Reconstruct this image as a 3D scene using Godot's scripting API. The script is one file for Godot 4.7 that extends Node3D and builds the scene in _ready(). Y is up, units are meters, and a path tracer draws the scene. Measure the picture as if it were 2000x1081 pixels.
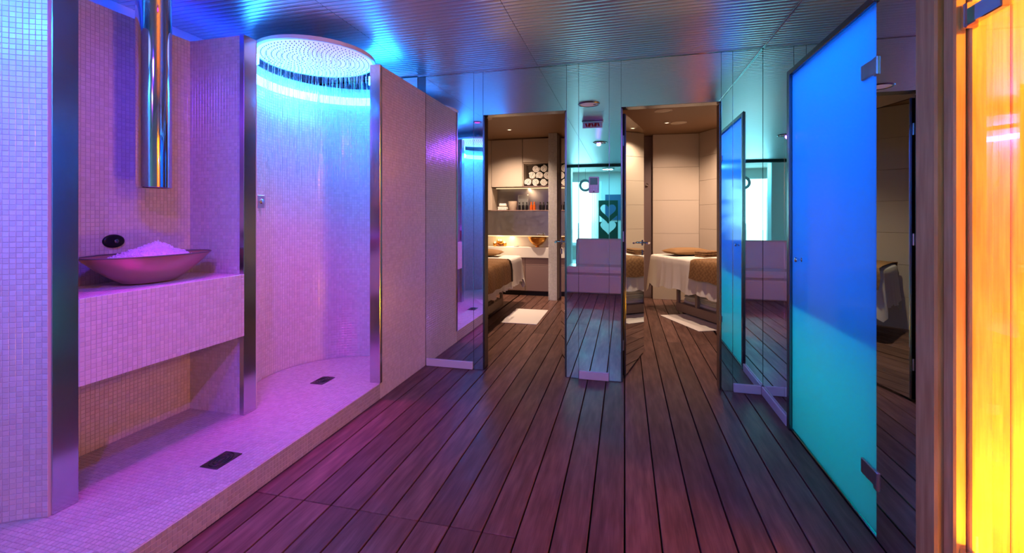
extends Node3D

const ZF := -3.5      # face of the mirror wall
const XR := 0.945     # face of the right wall
const XL := -1.63     # front of the raised platform
const CE := 2.45      # corridor ceiling
const PH := 0.11      # platform height
const WT := 2.30      # top of the mosaic walls
const RC := 2.52      # ceiling of the treatment rooms
const RB := -7.0      # back of the treatment rooms

var M := {}           # materials
var cache := {}
var used := {}
var rng := RandomNumberGenerator.new()
var tile_mesh: ArrayMesh

# ---------------------------------------------------------------- mesh builder
class MB:
	var v := PackedVector3Array()
	var n := PackedVector3Array()
	var i := PackedInt32Array()
	func tri(a: Vector3, b: Vector3, c: Vector3, na: Vector3, nb: Vector3, nc: Vector3) -> void:
		if (b - a).cross(c - a).dot(na + nb + nc) > 0.0:
			var t := b; b = c; c = t
			t = nb; nb = nc; nc = t
		var k := v.size()
		v.append(a); v.append(b); v.append(c)
		n.append(na); n.append(nb); n.append(nc)
		i.append(k); i.append(k + 1); i.append(k + 2)
	func quad(a: Vector3, b: Vector3, c: Vector3, d: Vector3, nn: Vector3) -> void:
		tri(a, b, c, nn, nn, nn); tri(a, c, d, nn, nn, nn)
	func quadn(a: Vector3, b: Vector3, c: Vector3, d: Vector3, na: Vector3, nb: Vector3, nc: Vector3, nd: Vector3) -> void:
		tri(a, b, c, na, nb, nc); tri(a, c, d, na, nc, nd)
	func box(c: Vector3, s: Vector3, bev := 0.0, turn := Basis.IDENTITY) -> void:
		var h := s * 0.5
		var b := minf(bev, minf(h.x, minf(h.y, h.z)) * 0.95)
		for ax in 3:
			var u := (ax + 1) % 3
			var w := (ax + 2) % 3
			for sg in [-1.0, 1.0]:
				var nn := Vector3.ZERO; nn[ax] = sg
				var p := []
				for q in [[-1, -1], [1, -1], [1, 1], [-1, 1]]:
					var e := Vector3.ZERO
					e[ax] = sg * h[ax]; e[u] = q[0] * (h[u] - b); e[w] = q[1] * (h[w] - b)
					p.append(c + turn * e)
				quad(p[0], p[1], p[2], p[3], turn * nn)
		if b <= 0.0:
			return
		for ax in 3:      # edges along ax
			var u := (ax + 1) % 3
			var w := (ax + 2) % 3
			for su in [-1.0, 1.0]:
				for sw in [-1.0, 1.0]:
					var nn := Vector3.ZERO; nn[u] = su; nn[w] = sw; nn = nn.normalized()
					var p := []
					for q in [[-1, 0], [1, 0], [1, 1], [-1, 1]]:
						var e := Vector3.ZERO
						e[ax] = q[0] * (h[ax] - b)
						e[u] = su * (h[u] - (0.0 if q[1] == 0 else b))
						e[w] = sw * (h[w] - (b if q[1] == 0 else 0.0))
						p.append(c + turn * e)
					quad(p[0], p[1], p[2], p[3], turn * nn)
		for sx in [-1.0, 1.0]:
			for sy in [-1.0, 1.0]:
				for sz in [-1.0, 1.0]:
					var sg := Vector3(sx, sy, sz)
					var nn := turn * sg.normalized()
					tri(c + turn * (sg * (h - Vector3(0, b, b))), c + turn * (sg * (h - Vector3(b, 0, b))), c + turn * (sg * (h - Vector3(b, b, 0))), nn, nn, nn)
	func lathe(prof: Array, seg := 32, sc := Vector3.ONE, at := Vector3.ZERO, turn := Basis.IDENTITY, flat := false) -> void:
		var m := prof.size()
		var nr := []
		for k in m:
			var t: Vector2 = prof[mini(k + 1, m - 1)] - prof[maxi(k - 1, 0)]
			nr.append(Vector2(t.y, -t.x).normalized())
		for k in m - 1:
			var p: Vector2 = prof[k]
			var q: Vector2 = prof[k + 1]
			var np: Vector2 = nr[k]
			var nq: Vector2 = nr[k + 1]
			if flat:
				var t := q - p
				np = Vector2(t.y, -t.x).normalized(); nq = np
			for s in seg:
				var a := TAU * s / seg
				var b := TAU * (s + 1) / seg
				var f := func(r: Vector2, g: float) -> Vector3: return at + turn * (Vector3(r.x * cos(g), r.y, r.x * sin(g)) * sc)
				var fn := func(r: Vector2, g: float) -> Vector3: return turn * (Vector3(r.x * cos(g), r.y, r.x * sin(g)) / sc).normalized()
				if p.x < 1e-6:
					tri(f.call(p, a), f.call(q, a), f.call(q, b), fn.call(np, a), fn.call(nq, a), fn.call(nq, b))
				elif q.x < 1e-6:
					tri(f.call(p, a), f.call(q, a), f.call(p, b), fn.call(np, a), fn.call(nq, a), fn.call(np, b))
				else:
					quadn(f.call(p, a), f.call(q, a), f.call(q, b), f.call(p, b), fn.call(np, a), fn.call(nq, a), fn.call(nq, b), fn.call(np, b))
	func tube(pts: Array, r: float, seg := 8, closed := false) -> void:
		var m := pts.size()
		var rings := []
		var norms := []
		var up := Vector3.UP
		for k in m:
			var t: Vector3
			if closed:
				t = (pts[(k + 1) % m] - pts[(k + m - 1) % m]).normalized()
			else:
				t = (pts[mini(k + 1, m - 1)] - pts[maxi(k - 1, 0)]).normalized()
			if absf(t.dot(up)) > 0.95:
				up = Vector3.RIGHT if absf(t.x) < 0.8 else Vector3.BACK
			var x := t.cross(up).normalized()
			var y := x.cross(t).normalized()
			up = y
			var ring := []
			var nn := []
			for s in seg:
				var a := TAU * s / seg
				var d := x * cos(a) + y * sin(a)
				ring.append(pts[k] + d * r); nn.append(d)
			rings.append(ring); norms.append(nn)
		for k in (m if closed else m - 1):
			var k2 := (k + 1) % m
			for s in seg:
				var s2 := (s + 1) % seg
				quadn(rings[k][s], rings[k2][s], rings[k2][s2], rings[k][s2], norms[k][s], norms[k2][s], norms[k2][s2], norms[k][s2])
		if not closed:
			for e in [0, m - 1]:
				var nn: Vector3 = (pts[0] - pts[1]).normalized() if e == 0 else (pts[m - 1] - pts[m - 2]).normalized()
				for s in seg:
					tri(pts[e], rings[e][s], rings[e][(s + 1) % seg], nn, nn, nn)
	func prism(poly: PackedVector2Array, y0: float, y1: float, smooth := false) -> void:
		# poly in (x, z)
		var m := poly.size()
		var cw := Geometry2D.is_polygon_clockwise(poly)
		var ns := []
		for k in m:
			var d := (poly[(k + 1) % m] - poly[k]).normalized()
			ns.append(Vector3(d.y, 0, -d.x) * (-1.0 if cw else 1.0))
		for k in m:
			var a := poly[k]
			var b := poly[(k + 1) % m]
			var na: Vector3 = ns[k]
			var nb: Vector3 = ns[k]
			if smooth:
				var pa: Vector3 = ns[(k + m - 1) % m]
				var pb: Vector3 = ns[(k + 1) % m]
				if pa.dot(na) > 0.8: na = (na + pa).normalized()
				if pb.dot(nb) > 0.8: nb = (nb + pb).normalized()
			quadn(Vector3(a.x, y0, a.y), Vector3(b.x, y0, b.y), Vector3(b.x, y1, b.y), Vector3(a.x, y1, a.y), na, nb, nb, na)
		var t := Geometry2D.triangulate_polygon(poly)
		for k in range(0, t.size(), 3):
			var a := poly[t[k]]
			var b := poly[t[k + 1]]
			var c := poly[t[k + 2]]
			tri(Vector3(a.x, y1, a.y), Vector3(b.x, y1, b.y), Vector3(c.x, y1, c.y), Vector3.UP, Vector3.UP, Vector3.UP)
			tri(Vector3(a.x, y0, a.y), Vector3(b.x, y0, b.y), Vector3(c.x, y0, c.y), Vector3.DOWN, Vector3.DOWN, Vector3.DOWN)
	func grid(f: Callable, nu: int, nv: int) -> void:
		# smooth surface through f(u, v), u and v in 0..1
		var p := []
		for a in nu + 1:
			var row := []
			for b in nv + 1:
				row.append(f.call(float(a) / nu, float(b) / nv))
			p.append(row)
		var nn := []
		for a in nu + 1:
			var row := []
			for b in nv + 1:
				var du: Vector3 = p[mini(a + 1, nu)][b] - p[maxi(a - 1, 0)][b]
				var dv: Vector3 = p[a][mini(b + 1, nv)] - p[a][maxi(b - 1, 0)]
				var c := dv.cross(du)
				row.append(c.normalized() if c.length() > 1e-9 else Vector3.UP)
			nn.append(row)
		for a in nu:
			for b in nv:
				quadn(p[a][b], p[a + 1][b], p[a + 1][b + 1], p[a][b + 1], nn[a][b], nn[a + 1][b], nn[a + 1][b + 1], nn[a][b + 1])
	func mesh() -> ArrayMesh:
		var ar := []
		ar.resize(Mesh.ARRAY_MAX)
		ar[Mesh.ARRAY_VERTEX] = v
		ar[Mesh.ARRAY_NORMAL] = n
		ar[Mesh.ARRAY_INDEX] = i
		var m := ArrayMesh.new()
		m.add_surface_from_arrays(Mesh.PRIMITIVE_TRIANGLES, ar)
		return m

# ---------------------------------------------------------------- node helpers
func numbered(called: String) -> String:
	if not used.has(called):
		used[called] = 0
		return called
	used[called] += 1
	return "%s_%03d" % [called, used[called]]

func tag(o: Node, label := "", category := "", group := "", kind := "") -> void:
	if label: o.set_meta("label", label)
	if category: o.set_meta("category", category)
	if group: o.set_meta("group", group)
	if kind: o.set_meta("kind", kind)

func thing(called: String, label: String, category: String, at := Vector3.ZERO, turn := 0.0, group := "") -> Node3D:
	var o := Node3D.new()
	o.name = numbered(called)
	add_child(o)
	o.position = at
	o.rotation.y = turn
	tag(o, label, category, group)
	return o

func struct(called: String, label := "") -> Node3D:
	var o := Node3D.new()
	o.name = numbered(called)
	add_child(o)
	tag(o, label, "", "", "structure")
	return o

func part(parent: Node, called: String, mesh: Mesh, m: Material, at := Vector3.ZERO, turn := Vector3.ZERO) -> MeshInstance3D:
	var o := MeshInstance3D.new()
	o.name = called
	o.mesh = mesh
	o.material_override = m
	parent.add_child(o, true)
	o.position = at
	o.rotation = turn
	return o

func solo(called: String, label: String, category: String, mesh: Mesh, m: Material, at := Vector3.ZERO, turn := Vector3.ZERO, group := "") -> MeshInstance3D:
	var o := part(self, numbered(called), mesh, m, at, turn)
	tag(o, label, category, group)
	return o

func bx(s: Vector3, bev := 0.0) -> ArrayMesh:
	var key := "b%s_%s" % [s, bev]
	if not cache.has(key):
		var b := MB.new()
		b.box(Vector3.ZERO, s, bev)
		cache[key] = b.mesh()
	return cache[key]

# a box given by its two corners
func slab(parent: Node, called: String, a: Vector3, b: Vector3, m: Material, bev := 0.0) -> MeshInstance3D:
	return part(parent, called, bx((b - a).abs(), bev), m, (a + b) * 0.5)

func lathe_mesh(prof: Array, seg := 32, sc := Vector3.ONE, flat := false) -> ArrayMesh:
	var b := MB.new()
	b.lathe(prof, seg, sc, Vector3.ZERO, Basis.IDENTITY, flat)
	return b.mesh()

func tube_mesh(pts: Array, r: float, seg := 8, closed := false) -> ArrayMesh:
	var b := MB.new()
	b.tube(pts, r, seg, closed)
	return b.mesh()

func lin(r: float, g: float, b: float) -> Color:
	return Color(r, g, b).linear_to_srgb()

func omni(parent: Node, at: Vector3, c: Color, e: float, size := 0.05) -> OmniLight3D:
	var l := OmniLight3D.new()
	l.name = "lamp"
	parent.add_child(l, true)
	l.position = at
	l.light_color = c
	l.light_energy = e
	l.light_size = size
	l.omni_range = 12.0
	l.omni_attenuation = 2.0
	l.shadow_enabled = true
	return l

func spot(parent: Node, at: Vector3, to: Vector3, c: Color, e: float, angle: float, size := 0.03, soft := 0.6) -> SpotLight3D:
	var l := SpotLight3D.new()
	l.name = "lamp"
	parent.add_child(l, true)
	var up := Vector3.UP if absf((to - at).normalized().y) < 0.95 else Vector3.RIGHT
	l.position = at
	l.basis = Basis.looking_at(to - at, up)
	l.light_color = c
	l.light_energy = e
	l.light_size = size
	l.spot_range = 12.0
	l.spot_angle = angle
	l.spot_attenuation = 2.0
	l.spot_angle_attenuation = soft
	l.shadow_enabled = true
	return l

func area(parent: Node, at: Vector3, to: Vector3, c: Color, e: float, size: Vector2) -> AreaLight3D:
	var l := AreaLight3D.new()
	l.name = "lamp"
	parent.add_child(l, true)
	var up := Vector3.UP if absf((to - at).normalized().y) < 0.95 else Vector3.RIGHT
	l.position = at
	l.basis = Basis.looking_at(to - at, up)
	l.light_color = c
	l.light_energy = e
	l.area_size = size
	l.area_range = 12.0
	l.shadow_enabled = true
	return l

# ---------------------------------------------------------------- materials
func mat(called: String, c: Color, rough := 0.6, metal := 0.0, spec := 0.5) -> StandardMaterial3D:
	var m := StandardMaterial3D.new()
	m.resource_name = called
	m.albedo_color = c
	m.roughness = rough
	m.metallic = metal
	m.metallic_specular = spec
	M[called] = m
	return m

func glow(called: String, c: Color, e: float) -> StandardMaterial3D:
	var m := mat(called, Color(0.8, 0.8, 0.8), 0.5)
	m.emission_enabled = true
	m.emission = c
	m.emission_energy_multiplier = e
	return m

# wood grain that runs along v
func grain(c0: Color, c1: Color, sd: int, across: float, lenw: float, contrast := 1.0) -> ImageTexture:
	var nz := FastNoiseLite.new()
	nz.seed = sd
	nz.noise_type = FastNoiseLite.TYPE_SIMPLEX_SMOOTH
	nz.frequency = 1.0
	nz.fractal_octaves = 3
	var im := Image.create(256, 512, false, Image.FORMAT_RGB8)
	for y in 512:
		var a := TAU * y / 512.0
		var cy := cos(a) * lenw
		var sy := sin(a) * lenw
		for x in 256:
			var t := 0.5 + 0.62 * contrast * nz.get_noise_3d(x / 256.0 * across, cy, sy)
			t += 0.25 * contrast * nz.get_noise_3d(x / 256.0 * across * 6.0 + 40.0, cy * 1.6, sy * 1.6)
			im.set_pixel(x, y, c0.lerp(c1, clampf(t, 0.0, 1.0)))
	im.generate_mipmaps()
	return ImageTexture.create_from_image(im)

func blotch(sd: int, freq: float, lo: float, hi: float, size := 256) -> ImageTexture:
	var nz := FastNoiseLite.new()
	nz.seed = sd
	nz.frequency = freq
	nz.fractal_octaves = 4
	var src := nz.get_seamless_image(size, size)
	var im := Image.create(size, size, false, Image.FORMAT_RGB8)
	for y in size:
		for x in size:
			var t := lerpf(lo, hi, src.get_pixel(x, y).r)
			im.set_pixel(x, y, Color(t, t, t))
	return ImageTexture.create_from_image(im)

func triplanar(m: StandardMaterial3D, sc: Vector3, world := true, off := Vector3.ZERO) -> void:
	m.uv1_triplanar = true
	m.uv1_world_triplanar = world
	m.uv1_triplanar_sharpness = 8.0
	m.uv1_scale = sc
	m.uv1_offset = off

func make_materials() -> void:
	mat("mirror", Color(0.90, 0.95, 0.94), 0.0, 1.0)
	mat("dark", Color(0.03, 0.03, 0.035), 0.5)
	mat("chrome", Color(0.86, 0.86, 0.88), 0.06, 1.0)
	mat("edge_steel", Color(0.80, 0.80, 0.82), 0.17, 1.0)
	var steel := mat("steel", Color(0.72, 0.72, 0.74), 0.40, 1.0)
	steel.roughness_texture = blotch(3, 0.02, 0.75, 1.0)
	triplanar(steel, Vector3(2, 2, 2))
	mat("drain", Color(0.42, 0.40, 0.42), 0.35, 1.0)
	mat("ceiling_metal", Color(0.84, 0.85, 0.87), 0.36, 1.0)
	mat("grout", Color(0.74, 0.73, 0.72), 0.8)
	var t := mat("tile", Color(0.82, 0.81, 0.80), 0.22, 0.0, 0.6)
	t.vertex_color_use_as_albedo = true
	for k in 3:
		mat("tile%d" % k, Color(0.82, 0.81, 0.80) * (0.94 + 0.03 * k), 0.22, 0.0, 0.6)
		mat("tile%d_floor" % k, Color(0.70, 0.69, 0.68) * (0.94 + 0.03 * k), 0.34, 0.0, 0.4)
	mat("white", Color(0.86, 0.86, 0.86), 0.55)
	mat("white_gloss", Color(0.88, 0.88, 0.89), 0.2)
	mat("skirting", Color(0.80, 0.78, 0.80), 0.4)
	mat("plaster", Color(0.84, 0.83, 0.81), 0.7)
	mat("beige", Color(0.74, 0.68, 0.62), 0.5)
	mat("beige_dark", Color(0.55, 0.46, 0.40), 0.55)
	mat("taupe", Color(0.50, 0.41, 0.40), 0.5)
	mat("brown_ceiling", Color(0.52, 0.40, 0.30), 0.5)
	mat("frame_metal", Color(0.45, 0.46, 0.48), 0.25, 1.0)
	mat("black", Color(0.03, 0.02, 0.03), 0.3)
	mat("cable_grey", Color(0.35, 0.35, 0.36), 0.4)
	# decking in four tones
	for k in 4:
		var b := 0.93 + 0.05 * k
		var m := mat("deck%d" % k, Color(b, b, b) * 0.92, 0.42, 0.0, 0.30)
		m.albedo_texture = grain(Color(0.36, 0.25, 0.225), Color(0.53, 0.395, 0.355), 11 + k, 14.0, 1.2)
		m.roughness_texture = blotch(31 + k, 0.012, 0.72, 1.15)
		triplanar(m, Vector3(1.818, 1.818, 0.45), true, Vector3(0.0, 0.0, 0.31 * k))
	# pine
	for k in 3:
		var m := mat("pine%d" % k, Color(1, 1, 1) * (0.92 + 0.04 * k), 0.45)
		m.albedo_texture = grain(Color(0.78, 0.58, 0.36), Color(0.93, 0.77, 0.54), 51 + k, 9.0, 0.9)
		triplanar(m, Vector3(4.0, 0.6, 4.0), true, Vector3(0.17 * k, 0.3 * k, 0.23 * k))
	# cloth
	var sh := mat("sheet", Color(0.87, 0.84, 0.80), 0.85)
	sh.rim_enabled = true
	sh.rim = 0.3
	mat("towel", Color(0.90, 0.87, 0.84), 0.95)
	var th := mat("throw", Color(1, 1, 1), 0.8)
	th.albedo_texture = damask()
	triplanar(th, Vector3(8, 8, 8), false)
	mat("throw_edge", Color(0.16, 0.10, 0.07), 0.8)
	mat("pillow", Color(0.52, 0.38, 0.22), 0.85)
	# glass
	var g := mat("glass", Color(0.95, 1.0, 0.98, 0.06), 0.0)
	g.transparency = BaseMaterial3D.TRANSPARENCY_ALPHA
	var sg := mat("sauna_glass", Color(1.0, 0.95, 0.85, 0.06), 0.0)
	sg.transparency = BaseMaterial3D.TRANSPARENCY_ALPHA
	var fr := mat("frosted", Color(0.30, 0.38, 0.42), 0.12, 0.0, 0.5)
	fr.backlight_enabled = true
	fr.backlight = Color(1, 1, 1)
	fr.roughness_texture = blotch(77, 0.02, 0.6, 1.0)
	triplanar(fr, Vector3(6, 0.5, 6))
	var w := mat("water", Color(0.95, 1.0, 1.0, 0.0), 0.0)
	w.refraction_enabled = true
	w.refraction_scale = 0.033
	var ic := mat("ice", Color(0.93, 0.95, 0.99), 0.35)
	ic.backlight_enabled = true
	ic.backlight = Color(0.8, 0.85, 0.9)
	mat("bowl", Color(0.70, 0.56, 0.52), 0.28, 0.6)
	mat("gold", Color(0.85, 0.60, 0.28), 0.25, 1.0)
	mat("amber", Color(0.72, 0.32, 0.06), 0.1)
	mat("wicker", Color(0.46, 0.30, 0.20), 0.8)
	mat("screen_green", Color(0.10, 0.28, 0.22), 0.4)
	mat("picture_blue", Color(0.22, 0.34, 0.48), 0.4)
	mat("curtain", Color(0.92, 0.95, 0.95), 0.8)
	M["curtain"].backlight_enabled = true
	M["curtain"].backlight = Color(0.9, 0.9, 0.9)
	mat("plastic", Color(0.80, 0.80, 0.78), 0.4)
	mat("lcd", Color(0.20, 0.30, 0.27), 0.2)
	mat("red", Color(0.70, 0.06, 0.05), 0.4)
	mat("silicone", Color(0.30, 0.34, 0.36), 0.5)

func damask() -> ImageTexture:
	var im := Image.create(128, 128, false, Image.FORMAT_RGB8)
	var a := Color(0.46, 0.32, 0.19)
	var b := Color(0.56, 0.41, 0.25)
	for y in 128:
		for x in 128:
			var u := x / 128.0 * TAU
			var w := y / 128.0 * TAU
			var s := sin(u * 2.0 + 1.1 * sin(w * 2.0)) * cos(w * 2.0 + 0.9 * sin(u)) + 0.5 * sin(u * 6.0) * sin(w * 6.0)
			im.set_pixel(x, y, a.lerp(b, clampf(0.5 + s, 0.0, 1.0)))
	return ImageTexture.create_from_image(im)

# ---------------------------------------------------------------- mosaic
func make_tile() -> void:
	var b := MB.new()
	var h := 0.00945
	var k := 0.0083
	var t := 0.0018
	var lo := [Vector3(-h, 0, -h), Vector3(h, 0, -h), Vector3(h, 0, h), Vector3(-h, 0, h)]
	var mid := [Vector3(-h, t - 0.0008, -h), Vector3(h, t - 0.0008, -h), Vector3(h, t - 0.0008, h), Vector3(-h, t - 0.0008, h)]
	var hi := [Vector3(-k, t, -k), Vector3(k, t, -k), Vector3(k, t, k), Vector3(-k, t, k)]
	b.quad(hi[0], hi[1], hi[2], hi[3], Vector3.UP)
	for q in 4:
		var r := (q + 1) % 4
		var d: Vector3 = (lo[q] + lo[r]).normalized()
		b.quad(mid[q], mid[r], hi[r], hi[q], (d + Vector3.UP).normalized())
		b.quad(lo[q], lo[r], mid[r], mid[q], d)
	tile_mesh = b.mesh()

func tile_at(xf: Array, p: Vector3, along: Vector3, nn: Vector3) -> void:
	var z := along.cross(nn).normalized()
	var bs := Basis(along, nn, z)
	bs = bs * Basis.from_euler(Vector3(rng.randf_range(-0.022, 0.022), 0, rng.randf_range(-0.022, 0.022)))
	xf.append(Transform3D(bs, p))

func tiles_flat(xf: Array, o: Vector3, du: Vector3, dv: Vector3, nn: Vector3) -> void:
	# fills the rectangle o, o + du, o + dv
	var nu := int(round(du.length() / 0.02))
	var nv := int(round(dv.length() / 0.02))
	var a := du.normalized()
	var b := dv.normalized()
	for i in nu:
		for j in nv:
			tile_at(xf, o + a * ((i + 0.5) * du.length() / nu) + b * ((j + 0.5) * dv.length() / nv), a, nn)

func tiles_path(xf: Array, path: PackedVector2Array, y0: float, y1: float, inward: Vector2) -> void:
	# columns of tiles up along a path in (x, z); faces turned to the point inward
	var total := 0.0
	for k in path.size() - 1:
		total += path[k].distance_to(path[k + 1])
	var nu := int(total / 0.02)
	var step := total / nu
	var nv := int(round((y1 - y0) / 0.02))
	var seg := 0
	var gone := 0.0
	for i in nu:
		var at := (i + 0.5) * step
		while seg < path.size() - 2 and gone + path[seg].distance_to(path[seg + 1]) < at:
			gone += path[seg].distance_to(path[seg + 1])
			seg += 1
		var d := (path[seg + 1] - path[seg]).normalized()
		var p := path[seg] + d * (at - gone)
		var nn := Vector3(d.y, 0, -d.x)
		if nn.dot(Vector3(inward.x - p.x, 0, inward.y - p.y)) < 0.0:
			nn = -nn
		for j in nv:
			tile_at(xf, Vector3(p.x, y0 + (j + 0.5) * (y1 - y0) / nv, p.y), Vector3(d.x, 0, d.y), nn)

func lay(parent: Node, xf: Array, singles := 0, tone := 1.0) -> void:
	if singles:      # the tiles that show largest are pieces of their own
		var seen := []
		var yaw := atan(220.0 / 877.0)
		for k in xf.size():
			var p: Vector3 = (xf[k].origin - Vector3(0, 1.25, 0)).rotated(Vector3.UP, -yaw)
			if p.z < -0.3 and absf(p.x / p.z) < 1.14 and p.y / p.z < 0.75 and p.y / p.z > -0.48:
				seen.append([xf[k].origin.distance_to(Vector3(0, 1.25, 0)), k])
		seen.sort_custom(func(a, b): return a[0] < b[0])
		var drop := {}
		for q in seen.slice(0, singles):
			drop[q[1]] = true
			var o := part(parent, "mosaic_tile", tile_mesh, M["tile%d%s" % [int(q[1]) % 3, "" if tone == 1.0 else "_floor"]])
			o.transform = xf[q[1]]
		var rest := []
		for k in xf.size():
			if not drop.has(k): rest.append(xf[k])
		xf = rest
	var mm := MultiMesh.new()
	mm.transform_format = MultiMesh.TRANSFORM_3D
	mm.use_colors = true
	mm.mesh = tile_mesh
	mm.instance_count = xf.size()
	for k in xf.size():
		mm.set_instance_transform(k, xf[k])
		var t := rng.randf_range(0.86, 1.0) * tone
		mm.set_instance_color(k, Color(t, t * rng.randf_range(0.96, 1.0), t * rng.randf_range(0.94, 1.02)))
	var o := MultiMeshInstance3D.new()
	o.name = "mosaic_tiles"
	o.multimesh = mm
	o.material_override = M.tile
	parent.add_child(o, true)
	o.set_meta("kind", "stuff")
	o.set_meta("label", "small pearly glass mosaic tiles")

# ---------------------------------------------------------------- _ready
func _ready() -> void:
	rng.seed = 7
	# camera: level, lens shifted so that the horizon lies above the middle of the frame
	var cam := Camera3D.new()
	cam.name = "camera"
	add_child(cam)
	cam.position = Vector3(0, 1.25, 0)
	cam.rotation.y = atan(220.0 / 877.0)
	cam.near = 0.05
	cam.far = 60.0
	cam.projection = Camera3D.PROJECTION_FRUSTUM
	cam.size = 1081.0 / 877.0 * 0.05
	cam.frustum_offset = Vector2(0.0, -(540.5 - 425.0) / 877.0 * 0.05)
	cam.current = true
	var we := WorldEnvironment.new()
	we.name = "surroundings"
	var e := Environment.new()
	e.background_mode = Environment.BG_COLOR
	e.background_color = Color(0.0, 0.0, 0.0)
	e.tonemap_mode = Environment.TONE_MAPPER_LINEAR
	e.tonemap_exposure = 1.0
	e.sdfgi_enabled = true
	e.ssao_enabled = true
	e.ssil_enabled = true
	we.environment = e
	add_child(we)
	make_materials()
	make_tile()
	build_floor()
	build_ceiling()
	build_front_wall()
	build_right_wall()
	build_showers()
	build_niche()
	build_steam_room()
	build_sauna()
	build_treatment_shell()
	build_left_room()
	build_right_room()
	build_lounge()
	build_small_things()

# ---------------------------------------------------------------- floor
func build_floor() -> void:
	var f := struct("floor", "dark brown hardwood decking with open seams")
	slab(f, "subfloor", Vector3(-2.75, -0.12, -7.5), Vector3(2.6, -0.045, 3.3), M.dark)
	var w := 0.1375
	var gap := 0.0065
	for k in range(-19, 18):
		var x0 := k * w
		var xm := x0 + w * 0.5
		var cuts := []
		if xm > XL and xm < XR:
			cuts = [3.3, 0.9, -1.7, -4.75, -7.4] if xm < -0.4125 else [3.3, -0.35, -4.75, -7.4]
			if k % 2 == 0 and xm > -0.4:
				cuts = [3.3, 1.25, -4.75, -7.4]
		else:
			cuts = [-3.62, -4.75, -7.4]
		for c in cuts.size() - 1:
			var a: float = cuts[c] - 0.002
			var b: float = cuts[c + 1] + 0.002
			var xa := maxf(x0 + gap * 0.5, XL + 0.001) if xm > XL and xm < XR else x0 + gap * 0.5
			var xb := minf(x0 + w - gap * 0.5, XR - 0.001) if xm > XL and xm < XR else x0 + w - gap * 0.5
			slab(f, "deck_board", Vector3(xa, -0.028, b), Vector3(xb, 0.0, a), M["deck%d" % (absi(k * 7 + c * 3 + 20) % 4)], 0.0018)

# ---------------------------------------------------------------- ceiling
func build_ceiling() -> void:
	var c := struct("ceiling", "brushed aluminium slat ceiling")
	slab(c, "ceiling_deck", Vector3(-2.85, CE + 0.012, -3.6), Vector3(1.05, CE + 0.12, 3.4), M.dark)
	# one slat: a shallow arch across z, long in x, cut where panels meet
	var b := MB.new()
	var hw := 0.0186
	var sag := 0.0013
	for seg in [[-2.748, -1.657], [-1.654, -0.667], [-0.664, XR - 0.004]]:
		var n := 6
		for k in n:
			var t0 := -1.0 + 2.0 * k / n
			var t1 := -1.0 + 2.0 * (k + 1) / n
			var p := [Vector2(t0 * hw, -sag * (1.0 - t0 * t0)), Vector2(t1 * hw, -sag * (1.0 - t1 * t1))]
			var q := [Vector3(0, -1, 2.0 * sag * t0 / hw).normalized(), Vector3(0, -1, 2.0 * sag * t1 / hw).normalized()]
			b.quadn(Vector3(seg[0], p[0].y, p[0].x), Vector3(seg[1], p[0].y, p[0].x), Vector3(seg[1], p[1].y, p[1].x), Vector3(seg[0], p[1].y, p[1].x), q[0], q[0], q[1], q[1])
		for sd in [-1.0, 1.0]:
			b.quad(Vector3(seg[0], 0, sd * hw), Vector3(seg[1], 0, sd * hw), Vector3(seg[1], 0.01, sd * hw), Vector3(seg[0], 0.01, sd * hw), Vector3(0, 0, sd))
	var sm := b.mesh()
	var z := ZF + 0.02
	while z < 3.3:
		part(c, "ceiling_slat", sm, M.ceiling_metal, Vector3(0, CE, z))
		z += 0.04

# ---------------------------------------------------------------- mirror wall with two openings
func build_front_wall() -> void:
	var w := struct("wall_front", "mirror panelled wall with two doorways")
	var zb := ZF - 0.10
	# solid core behind the mirrors
	for s in [[-2.85, -1.118, 0.0, CE], [-1.118, -0.444, 2.085, CE], [-0.444, -0.022, 0.0, CE], [-0.022, 0.678, 2.085, CE], [0.678, 1.05, 0.0, CE]]:
		slab(w, "wall_core", Vector3(s[0], s[2], zb), Vector3(s[1], s[3], ZF - 0.006), M.frame_metal)
	var g := 0.0012
	for s in [[-2.745, -1.705, 2.31, 2.44], [-1.629, -1.203, 0.0, 2.44], [-1.203, -1.122, 0.0, 2.44], [-1.122, -0.44, 2.082, 2.44], [-0.44, -0.346, 0.0, 2.44], [-0.346, -0.114, 0.0, 2.44], [-0.114, -0.026, 0.0, 2.44], [-0.026, 0.674, 2.082, 2.44], [0.674, 0.75, 0.0, 2.44], [0.75, XR, 0.0, 2.44]]:
		slab(w, "mirror_panel", Vector3(s[0] + g, s[2] + 0.004, ZF - 0.0058), Vector3(s[1] - g, s[3], ZF), M.mirror, 0.0008)
	for s in [[-1.62, -1.21], [-0.343, -0.117], [0.755, XR - 0.012]]:
		slab(w, "skirting", Vector3(s[0], 0.001, ZF), Vector3(s[1], 0.062, ZF + 0.012), M.skirting, 0.003)
	slab(w, "ceiling_trim", Vector3(-1.7, 2.441, ZF - 0.002), Vector3(XR, 2.449, ZF + 0.008), M.chrome, 0.001)
	# slim metal linings of the doorways
	for s in [[-1.122, -1.112], [-0.452, -0.441], [-0.025, -0.014], [0.664, 0.674]]:
		slab(w, "door_lining", Vector3(s[0], 0.0, zb - 0.01), Vector3(s[1], 2.08, ZF - 0.012), M.frame_metal, 0.002)

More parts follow.
